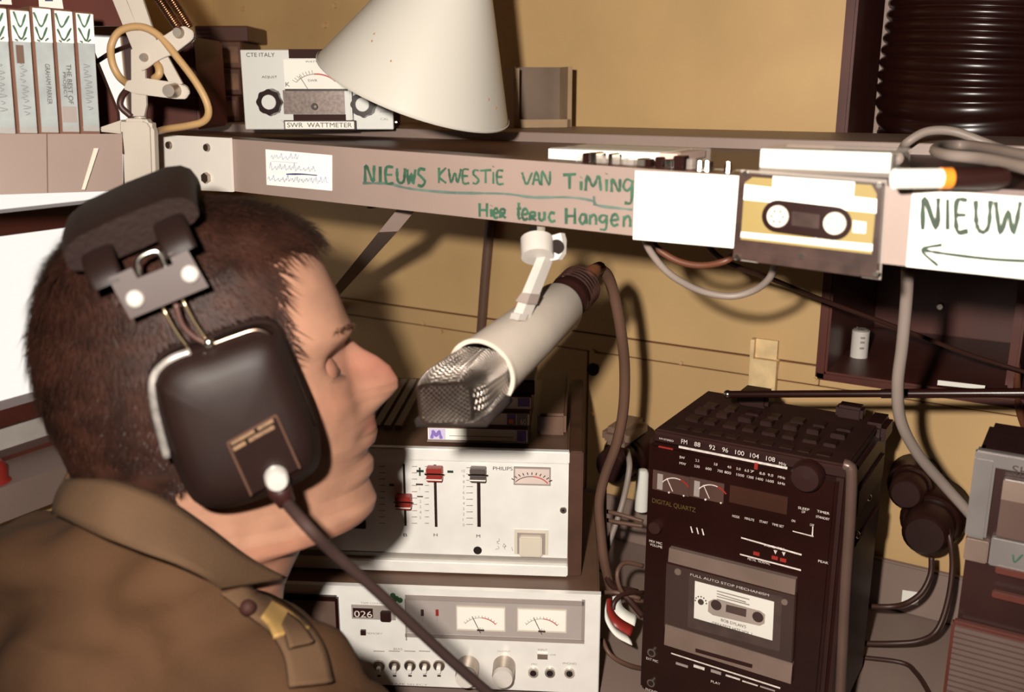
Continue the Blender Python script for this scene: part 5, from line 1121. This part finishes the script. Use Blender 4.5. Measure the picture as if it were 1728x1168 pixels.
for i in range(nl_):
    y = ys_[i]
    for j in range(NT):
        p = HV[i * NT + j] - H0; w_ = abs(p.dot(S)); fr_ = math.cos(TH[j]) > 0.2
        r_, g_, b_ = 1, 1, 1
        if fr_:
            k = math.exp(-((y - 640) / 40) ** 2 - (w_ / .022) ** 2); g_ -= .22 * k; b_ -= .18 * k
            k = math.exp(-(((y - 731) / 13) ** 4) - (w_ / .021) ** 4) + math.exp(-(((y - 775) / 14) ** 4) - (w_ / .019) ** 4); g_ -= .28 * min(1, k); b_ -= .2 * min(1, k)
            k = math.exp(-((y - 664) / 30) ** 2 - ((w_ - .045) / .02) ** 2); g_ -= .08 * k; b_ -= .08 * k
            k = math.exp(-((y - 749) / 4) ** 2 - (w_ / .022) ** 4); r_ -= .55 * k; g_ -= .6 * k; b_ -= .6 * k
        if y > 880: g_ -= .10; b_ -= .12
        ca_.data[i * NT + j].color = (r_, max(g_, .1), max(b_, .1), 1)
# eyes, lids and brows
for s in (1, -1):
    c = hw(hl(563, 607)[0] - .0145, s * .0305, hl(563, 607)[1])
    ey = B().sph(c, .0125, 24).done('eye', mat('eye_white', (.34, .27, .23), .25, var=0), ps, 3.2)
    ic = c + (G * .98 + S * s * .15).normalized() * .0098
    B().sph(ic, .0052, 16).done('iris', mat('iris_dark', (.05, .03, .02), .15, var=0), ey, 3.2)
    # upper and lower lid as shells around the eyeball
    for (a0, a1, nm) in ((-.12, 1.5, 'upper_lid'), (-1.5, -.42, 'lower_lid')):
        vs_, fs = [], []
        for i in range(9):
            for j in range(17):
                el_ = a0 + (a1 - a0) * i / 8; az = -1.5 + 3.0 * j / 16; d = (G * math.cos(el_) * math.cos(az) + S * math.cos(el_) * math.sin(az) + _Z * math.sin(el_)); vs_.append(c + d * .0137)
        for i in range(8):
            for j in range(16): a = i * 17 + j; fs.append((a, a + 1, a + 18, a + 17))
        o = meshobj(nm, vs_, fs, mat('lid_skin', (.20, .088, .058), .5), ey, 3.2)
    la = []
    for j in range(16):
        az = -1.2 + 2.4 * j / 15; d = G * math.cos(az) + S * math.sin(az) + _Z * -.12; st0 = c + d.normalized() * .0138
        la.append((st0, st0 + (d + _Z * -.35).normalized() * .0055))
    b = B()
    for p, q in la: b.tube([p, q], [.00035, .0001], 4)
    b.done('eyelashes', mat('hair_dark', (.020, .008, .005), .5), ey)
# ---- hair
hair_m = mat('hair', (.0185, .0060, .0034), .60, var=.45, scale=60, spec=.20)
hb_near = [(390, 540), (408, 525), (416, 462), (440, 452), (470, 452), (520, 462), (560, 476), (600, 462), (640, 420), (700, 370), (760, 345), (815, 310), (845, 230), (870, 160)]
hbz = np.array(sorted([(hl(x, y, .06)[1], hl(x, y, .06)[0]) for y, x in hb_near]))
zfront = hl(546, 408)[1]
me = body.data
nrm = [Vector(v.normal) for v in me.vertices]
mask = np.zeros(len(HV), bool)
for i, p in enumerate(HV):
    d = p - H0; u, w_, z = d.dot(G), abs(d.dot(S)), d.z
    lim = np.interp(z, hbz[:, 0], hbz[:, 1])
    if z > zfront: mask[i] = True
    elif u < lim: mask[i] = z > hl(200, 868)[1]
vm, fm = {}, []
for f in HF[:-1]:
    if all(mask[k] for k in f): fm.append(f)
idx = sorted({k for f in fm for k in f}); vm = {k: n for n, k in enumerate(idx)}
HVn = [HV[k] + nrm[k] * (.0055 + .0025 * mnoise.noise(HV[k] * 60)) for k in idx]
hair = meshobj('hair', HVn, [tuple(vm[k] for k in f) for f in fm], hair_m, ps, 3.2)
cr = hw(hl(170, 400)[0], .01, hl(170, 380)[1])
fc_a = np.array([[HV[k] for k in f] for f in fm]); ar_ = np.linalg.norm(np.cross(fc_a[:, 2] - fc_a[:, 0], fc_a[:, 3] - fc_a[:, 1]), axis=1)
pick = RNG.choice(len(fm), 30000, p=ar_ / ar_.sum())
sv_, sf_ = [], []
for n_, fi in enumerate(pick):
    f = fm[fi]; a, b = RNG.random(2)
    p = HV[f[0]].lerp(HV[f[1]], a).lerp(HV[f[3]].lerp(HV[f[2]], a), b); nn = nrm[f[0]]
    t = p - cr; t = t - nn * t.dot(nn)
    t = t.normalized() if t.length > 1e-4 else nn.orthogonal()
    jx = Vector(RNG.normal(0, .30, 3)); cl_ = mnoise.noise_vector(p * 45) * .55
    up_front = .0
    d = (t + jx + cl_ + Vector((0, 0, -.25))); d = d - nn * d.dot(nn); d.normalize()
    z_rel = (p - H0).z; short = np.interp(z_rel, [hl(200, 850)[1], hl(200, 700)[1], hl(200, 560)[1]], [.35, .65, 1.0])
    L_h = RNG.uniform(.014, .026) * short; lift = RNG.uniform(.30, .62)
    sdv = d.cross(nn).normalized() * RNG.uniform(.00035, .0006)
    p0 = p + nn * .002; p1 = p0 + (d * .75 + nn * lift).normalized() * L_h * .5; p2 = p1 + (d + nn * (lift * .15)).normalized() * L_h * .5 + Vector((0, 0, -.0015))
    k = len(sv_); sv_ += [p0 - sdv, p0 + sdv, p1 - sdv * .8, p1 + sdv * .8, p2]; sf_ += [(k, k + 1, k + 3, k + 2), (k + 2, k + 3, k + 4)]
strands = meshobj('hair_strands', sv_, sf_, hair_m, hair); strands['kind'] = 'stuff'
# eyebrow hairs
bv = []
eb, ef = [], []
for s in (1, -1):
    for k in range(260):
        t = RNG.random(); y = 560 - 8 * math.sin(t * 2.2) + RNG.normal(0, 2.2); ws = .016 + .030 * t
        # nearest body vertex at that height and lateral offset
        i = int(np.argmin(np.abs(np.array(ys_) - y))); row = [HV[i * NT + j] for j in range(NT) if math.cos(TH[j]) > 0]
        p = min(row, key=lambda q: abs((q - H0).dot(S) - s * ws)); d = (S * s * .8 - G * .3 + _Z * .3 + Vector(RNG.normal(0, .2, 3))).normalized(); k0 = len(eb)
        sd = _Z * .0003; eb += [p - sd, p + sd, p + d * .006 + G * .0015]; ef.append((k0, k0 + 1, k0 + 2))
ebo = meshobj('eyebrows', eb, ef, mat('brow_hair', (.10, .045, .025), .5), ps); ebo['kind'] = 'stuff'

# ---- jacket: overlapping masses fused into one smooth surface
def fuse(name, add, m, parent, vox=.009, smooth=14, fold=.0):
    b = B(); add(b); me = bpy.data.meshes.new(name); b.bm.to_mesh(me); b.bm.free(); o = bpy.data.objects.new(name, me); col.objects.link(o)
    r = o.modifiers.new('fuse', 'REMESH'); r.mode = 'VOXEL'; r.voxel_size = vox
    sm = o.modifiers.new('relax', 'SMOOTH'); sm.factor = .5; sm.iterations = smooth
    bpy.context.view_layer.update(); dg = bpy.context.evaluated_depsgraph_get()
    me2 = bpy.data.meshes.new_from_object(o.evaluated_get(dg)); bpy.data.objects.remove(o); bpy.data.meshes.remove(me)
    if fold:
        nn = [Vector(v.normal) for v in me2.vertices]
        for v, n in zip(me2.vertices, nn):
            q = v.co.copy(); q2 = Vector((q.x * 9 + q.z * 6, q.y * 9 - q.z * 4, q.z * 16)); v.co = q + n * fold * (abs(mnoise.noise(q2)) * 1.6 - .35 + .5 * mnoise.noise(q * 26))
    me2.materials.clear(); me2.materials.append(m); me2.shade_smooth(); me2.name = name
    o = bpy.data.objects.new(name, me2); col.objects.link(o); o.parent = parent; return o
def ell(b, c, r, ax):
    """ellipsoid with radii r along the three axes ax"""
    mt = Matrix.Translation(c) @ Matrix((ax[0], ax[1], ax[2])).transposed().to_4x4() @ Matrix.Diagonal((*r, 1))
    bmesh.ops.create_uvsphere(b.bm, u_segments=24, v_segments=14, radius=1.0, matrix=mt)
def cap_(b, p0, p1, r0, r1, n=7):
    for k in range(n + 1): t = k / n; b.sph(p0.lerp(p1, t), r0 + (r1 - r0) * t, 16)
TF = (_R * .52 + _FH * .854).normalized(); TR = TF.cross(_Z).normalized(); AX = (TR, TF, _Z)
NB = hp(270, 930, 0.0)
shR = NB + TR * .142 - TF * .010 - _Z * .092; shL = NB - TR * .175 - TF * .03 - _Z * .088
pel = Vector((NB.x - .02, NB.y - .16, .50))
elR = shR + TR * .005 + TF * .03 - _Z * .25; elL = shL - TR * .04 + TF * .03 - _Z * .25
wrR = elR + TF * .10 - TR * .17 - _Z * .06; wrL = elL + TF * .10 + TR * .19 - _Z * .05
def jack(b):
    ell(b, NB - TF * .05 - _Z * .105, (.150, .095, .085), AX)
    ell(b, NB - TF * .06 - _Z * .19, (.185, .120, .16), AX)
    ell(b, NB.lerp(pel, .62), (.175, .125, .20), AX); ell(b, pel + _Z * .05, (.18, .14, .12), AX)
    cap_(b, NB - _Z * .040 - TF * .02, shR, .062, .060); cap_(b, NB - _Z * .02 - TF * .03, shL, .060, .064)
    ell(b, hp(290, 985, .045), (.06, .05, .04), AX); ell(b, hp(115, 965, -.005), (.075, .050, .042), AX); cap_(b, shR, elR, .060, .052); cap_(b, elR, wrR, .050, .038); cap_(b, shL, elL, .064, .052); cap_(b, elL, wrL, .050, .038)
M_JACK = mat('olive_brown_cloth', (.043, .0205, .0097), .85, var=.22, scale=9, bump=.35, bscale=700, spec=.12)
M_JACK2 = mat('olive_brown_collar', (.064, .0355, .0192), .85, var=.14, scale=12, bump=.3, bscale=700, spec=.12)
jk = fuse('jacket', jack, M_JACK, ps, .0075, 9, .016)
bvh = BVHTree.FromPolygons([v.co.copy() for v in jk.data.vertices], [tuple(p.vertices) for p in jk.data.polygons])
def on_jacket(x, y, off=.003, dflt=.58):
    d = ray(x, y).normalized(); h = bvh.ray_cast(CAM, d)
    return (h[0] - d * off) if h[0] is not None else P(x, y, dflt)
# collar folded around the neck: stations nape -> near side -> front, mirrored
inn = [(112, 812, .0), (140, 808, .035), (200, 815, .062), (275, 842, .073), (345, 888, .076), (415, 940, .066), (482, 976, .044)]
mid = [(92, 838, .0), (112, 838, .045), (176, 852, .080), (250, 882, .093), (315, 918, .096), (380, 958, .087), (440, 984, .066)]
out = [(92, 868, .0), (106, 872, .050), (176, 906, .090), (240, 932, .104), (300, 953, .108), (340, 972, .104), (368, 992, .092)]
def collar():
    vs_, fs = [], []; rows = []
    for st_ in (inn, mid, out):
        q = [(hl(x, y, w), w) for x, y, w in st_]; loc = [Vector((a[0], w, a[1])) for a, w in q]
        near = spline(loc, 6); far = [Vector((v.x, -v.y, v.z)) for v in near[1:]][::-1]; rows.append(far + near)
    n = len(rows[0]); R_ = []
    for k in range(7):
        t = k / 6; R_.append([(rows[0][i] * (1 - t) ** 2 + rows[1][i] * 2 * t * (1 - t) + rows[2][i] * t * t) for i in range(n)])
    for r in R_: vs_ += [hw(v.x, v.y, v.z) for v in r]
    for k in range(6):
        for i in range(n - 1): a = k * n + i; fs.append((a, a + 1, a + n + 1, a + n))
    o = meshobj('collar', vs_, fs, M_JACK2, jk, 3.2); m_ = o.modifiers.new('thickness', 'SOLIDIFY'); m_.thickness = .004; m_.offset = 0; return o
collar()
# shoulder strap with yellow-edged slide and button, laid on the shoulder
def patch(name, m, eA, eB, off, n=14, k=6, thick=.003):
    def samp(e): return [Vector((v.x, v.y, 0)) for v in spline([Vector((x, y, 0)) for x, y in e], 8)]
    A_, B_ = samp(eA), samp(eB); vs_, fs = [], []
    for i in range(len(A_)):
        for j in range(k + 1): v = A_[i].lerp(B_[i], j / k); vs_.append(on_jacket(v.x, v.y, off))
    for i in range(len(A_) - 1):
        for j in range(k): a = i * (k + 1) + j; fs.append((a, a + 1, a + k + 2, a + k + 1))
    o = meshobj(name, vs_, fs, m, jk, 3.2); md = o.modifiers.new('thickness', 'SOLIDIFY'); md.thickness = thick; md.offset = 0; return o
patch('shoulder_strap', M_JACK2, [(372, 1002), (418, 1038), (455, 1066), (480, 1108), (488, 1160)], [(408, 992), (462, 1008), (514, 1046), (546, 1092), (562, 1152)], .006)
sl_ = patch('yellow_slide', mat('yellow_cloth', (.215, .125, .035), .8, var=.15), [(440, 1042), (452, 1056), (462, 1076)], [(460, 1013), (494, 1034), (522, 1062)], .010)
patch('slide_centre', M_JACK2, [(474, 1056), (482, 1072), (488, 1094)], [(484, 1036), (508, 1054), (530, 1084)], .0125)
p = on_jacket(418, 1026, .008); B().sph(p, .0055, 14, (1, 1, 1)).done('button', M_BLACKM, jk, 3.2)
# ---- trousers and hands (below the frame)
kn = [pel + TF * .42 + TR * s * .10 + _Z * .02 for s in (1, -1)]; an_ = [k + TF * .04 - _Z * (k.z - .08) for k in kn]
def trou(b):
    ell(b, pel, (.17, .13, .10), AX)
    for s, k, a in zip((1, -1), kn, an_): cap_(b, pel + TR * s * .09, k, .085, .062); cap_(b, k, a, .060, .045)
fuse('trousers', trou, mat('olive_trousers', (.06, .038, .02), .85, bump=.2), ps, .012, 8, .004)
for s, a in zip((1, -1), an_):
    sx = B(); ell(sx, a + TF * .06 + Vector((0, 0, -.035)), (.045, .13, .045), AX); sx.done('boot', M_BLACK, ps, 3.2)
for wr, el2, s in ((wrR, elR, 1), (wrL, elL, -1)):
    def hand(b):
        d = (wr - el2).normalized(); sd = d.cross(_Z).normalized()
        for k in range(5): b.sph(wr + d * (.01 + .018 * k), .020 if k < 2 else .022, 12, (1, 1, 1))
        for q, (o_, L1) in enumerate(((-.030, .062), (-.010, .074), (.010, .070), (.028, .055))):
            base = wr + d * .085 + sd * o_; m1 = base + d * L1 * .5 + _Z * .004; m2 = m1 + d * L1 * .42 - _Z * .014
            cap_(b, wr + d * .05 + sd * o_ * .8, base, .0115, .0105, 4); cap_(b, base, m1, .0095, .0088, 5); cap_(b, m1, m2, .0085, .0072, 5)
        tb0 = wr + d * .03 - sd * s * .028; cap_(b, tb0, tb0 + d * .04 - sd * s * .028, .012, .010, 4); cap_(b, tb0 + d * .04 - sd * s * .028, tb0 + d * .075 - sd * s * .03 - _Z * .008, .0095, .008, 4)
    fuse('hand', hand, mat('hand_skin', (.30, .135, .085), .5), ps, .004, 4)
stl = thing('stool', 'plain round stool under the seated person', 'stool', (pel.x, pel.y, 0))
B().cyl((0, 0, .37), (0, 0, .395), .17, .17, 32).done('seat', M_BLACKM, stl, .6)
for k in range(4): a = PI / 4 + k * PI / 2; B().cyl((math.cos(a) * .15, math.sin(a) * .15, 0), (math.cos(a) * .11, math.sin(a) * .11, .37), .012, .012, 12).done('leg', M_STEEL, stl, .6)

# ================================================================== headphones
ph = thing('headphones', 'large black studio headphones with padded band worn by the person', 'headphones')
cup_px = [(252, 640), (268, 612), (300, 592), (345, 580), (400, 560), (440, 551), (466, 558), (484, 585), (505, 638), (530, 700), (541, 745), (538, 782), (516, 806), (470, 830), (410, 851), (362, 858), (330, 848), (308, 818), (290, 775), (266, 705)]
W0 = .098
cl_ = [Vector((*hl(x, y, W0), 0)) for x, y in cup_px]
cl_ = spline(cl_ + cl_[:1], 5)[:-1]; cc0 = sum(cl_, Vector()) / len(cl_)
def ringset(levels, cap_end=True, mir=1):
    vs_, fs = [], []; n = len(cl_)
    for w_, k in levels:
        for v in cl_: q = cc0 + (v - cc0) * k; vs_.append(hw(q.x, mir * w_, q.y))
    for i in range(len(levels) - 1):
        for j in range(n): fs.append((i * n + j, i * n + (j + 1) % n, (i + 1) * n + (j + 1) % n, (i + 1) * n + j))
    if cap_end: vs_.append(hw(cc0.x, mir * (levels[-1][0] + .0004), cc0.y)); fs += [((len(levels) - 1) * n + j, (len(levels) - 1) * n + (j + 1) % n, len(vs_) - 1) for j in range(n)]
    return vs_, fs
M_CUP = mat('headphone_black', (.0080, .0029, .0022), .55, var=.15, scale=20, spec=.20)
M_PAD = mat('headphone_pad', (.0085, .0029, .0021), .65, var=.2, bump=.3, bscale=300, spec=.2)
for mir in (1, -1):
    v, f = ringset([(.064, .86), (.066, .97), (.072, 1.03), (.080, 1.035), (.086, 1.0), (.088, .93)], False, mir); meshobj('ear_pad', v, f, M_PAD, ph, 3.2)
    v, f = ringset([(.084, .90), (.086, .985), (.092, 1.0), (.099, .995), (.102, .955), (.1035, .93), (.108, .90), (.1135, .80), (.1165, .62), (.1178, .40), (.1182, .2)], True, mir); cupo = meshobj('ear_cup', v, f, M_CUP, ph, 3.2)
    if mir == 1: cup = cupo
def on_cup(pts, w, r, name, m, par, sub=6): return B().tube([hp(x, y, w) for x, y in pts], r, 10, sub=sub).done(name, m, par, 3.2)
on_cup([(282, 772), (266, 712), (257, 660), (264, 628), (290, 606), (322, 594)], .1010, .0025, 'chrome_rim', mat('rim_silver', (.30, .27, .25), .25, .5, var=.5, scale=70), cup)
on_cup([(356, 582), (400, 566), (432, 557), (456, 566), (474, 592), (500, 650), (528, 720)], .1005, .0022, 'rim_wire', mat('dark_chrome', (.10, .07, .055), .25, 1.0), cup)
def plate3(name, m, px, w0, w1, par):
    a = [hp(x, y, w1) for x, y in px]; b = [v - S * (w1 - w0) for v in a]; n = len(px); fs = [tuple(range(n)), tuple(range(2 * n - 1, n - 1, -1))] + [(i, (i + 1) % n, n + (i + 1) % n, n + i) for i in range(n)]
    return meshobj(name, a + b, fs, m, par)
pt_ = plate3('label_plate', mat('label_plate_black', (.009, .0034, .0027), .3, var=.1), [(384, 748), (466, 701), (506, 790), (424, 836)], .108, .1192, cup)
for a, b2 in (((384, 748), (424, 836)), ((466, 701), (506, 790)), ((384, 748), (466, 701))): B().tube([hp(*a, .1192), hp(*b2, .1192)], .0009, 6).done('plate_edge', mat('plate_edge_brown', (.05, .024, .015), .4), pt_)
gold = mat('gold_print', (.11, .062, .032), .5, var=.3, scale=300)
for (xa, ya, xb, yb) in ((391, 752, 430, 730), (436, 727, 462, 712), (395, 762, 416, 750), (421, 747, 464, 723)):
    B().hexa([hp(x, y, .1195) for x, y in ((xa, ya), (xb, yb), (xb - 3, yb - 6), (xa - 3, ya - 6))] + [hp(x, y, .1190) for x, y in ((xa, ya), (xb, yb), (xb - 3, yb - 6), (xa - 3, ya - 6))]).done('worn_gold_print', gold, pt_)
ck = hp(466, 804, .1185); B().lathe([(.0001, .010), (.0055, .0098), (.0068, .008), (.0072, .0)], ck, S, 24).done('cable_knob', mat('bright_rim', (.62, .58, .54), .22, .55, var=0), cup, .8)
cbp = [hp(468, 812, .1175), hp(472, 828, .117), hp(482, 846, .118), P(520, 890, .565), P(565, 935, .585), P(630, 992, .61), P(700, 1058, .635), P(765, 1118, .655), P(825, 1170, .67), P(900, 1232, .69), P(940, 1330, .71)]
B().tube(cbp, [.0055, .006, .0055, .0050, .0046, .0044, .0042, .004] if False else .0036, 12, sub=8).done('cable', mat('matt_dark_cable', (.026, .013, .011), .75, var=.15, spec=.2), ph, 3.2)
B().tube([hp(468, 816, .1175), hp(474, 832, .1175), hp(484, 850, .118)], [.0075, .0070, .0055], 12).done('cable_sleeve', M_BLACK, ph, 3.2)
# yoke wires, slider plate, rivets
for a, b2 in (((274, 518), (321, 592)), ((307, 504), (352, 578))): on_cup([a, ((a[0] + b2[0]) / 2 - 2, (a[1] + b2[1]) / 2 + 2), b2], .1005, .0011, 'yoke_wire', mat('brass_wire', (.42, .31, .19), .3, 1.0), ph, 3)
on_cup([(296, 512), (308, 548), (330, 570), (352, 580)], .1015, .0017, 'earcup_lead', M_CABLED, ph)
on_cup([(340, 600), (350, 604)], .104, .003, 'yoke_end', M_CHROME, ph, 1); B().sph(hp(352, 578, .102), .0035, 12).done('yoke_end', M_CHROME, ph, 3.2)
M_SLD = mat('slider_grey', (.030, .017, .015), .5, var=.1)
sp_ = plate3('slider_plate', M_SLD, [(182, 470), (222, 452), (232, 470), (292, 446), (284, 428), (314, 418), (352, 484), (220, 539)], .100, .104, ph)
for x, y in ((228, 505), (321, 463)): B().sph(hp(x, y, .1040), .0052, 18, (1, 1, 1)).done('rivet', mat('rivet_chrome', (.80, .76, .70), .28, .6, var=0), sp_, 3.2)
on_cup([(236, 466), (232, 444), (240, 432), (262, 424), (272, 432), (280, 452)], .101, .0016, 'wire_loop', M_CHROME, sp_)
# padded band: arc from the near plate over the crown to the far side
P0 = hl(247, 455, .100); A0 = hl(227, 348, .0)
P0 = Vector((P0[0], 0, P0[1])); A0 = Vector((A0[0], 0, A0[1]))
bd = (A0 - P0).normalized(); dd_ = Vector((bd.z, 0, -bd.x))           # across the band, towards the face
def band(name, m, a0, a1, hwid, th0, th1, par, off=0.0, n=36, rr=0.0, woff=0.0):
    vs_, fs = [], []; K = 16
    for i in range(n + 1):
        al = a0 + (a1 - a0) * i / n; sp = math.sin(al); c_ = P0 + (A0 - P0) * (sp ** .9); w_ = .101 * math.cos(al)
        # outward normal of the arc in the (w, bd) plane
        L1 = (A0 - P0).length; nv = Vector((math.cos(al) * L1, math.sin(al) * .101)); nv.normalize()
        sc_ = hwid(i / n) if callable(hwid) else hwid
        for j in range(K):
            t = 2 * PI * j / K; cx = math.copysign(abs(math.cos(t)) ** .45, math.cos(t)) * sc_; ty = math.sin(t); tv = (th1 if ty > 0 else th0) * abs(ty) ** .8 * (1 if ty > 0 else -1)
            q = c_ + dd_ * (cx + off) + bd * (nv.y * tv); vs_.append(hw(q.x, w_ + nv.x * tv + woff, q.z))
    for i in range(n):
        for j in range(K): fs.append((i * K + j, i * K + (j + 1) % K, (i + 1) * K + (j + 1) % K, (i + 1) * K + j))
    fs += [tuple(range(K))[::-1], tuple(range(n * K, n * K + K))]
    return meshobj(name, vs_, fs, m, par, .9)
band('padded_band', M_PAD, .64, PI - .52, lambda t: .0395 + .003 * math.sin(t * PI), .008, .015, ph)
for s in (-1, 1):
    band('band_strap', M_CUP, .02, .80, .0095, .001, .0035, ph, off=s * .0215, n=14)
    band('band_strap', M_CUP, PI - .66, PI - .02, .0095, .001, .0035, ph, off=s * .0215, n=14)
flush_fonts()
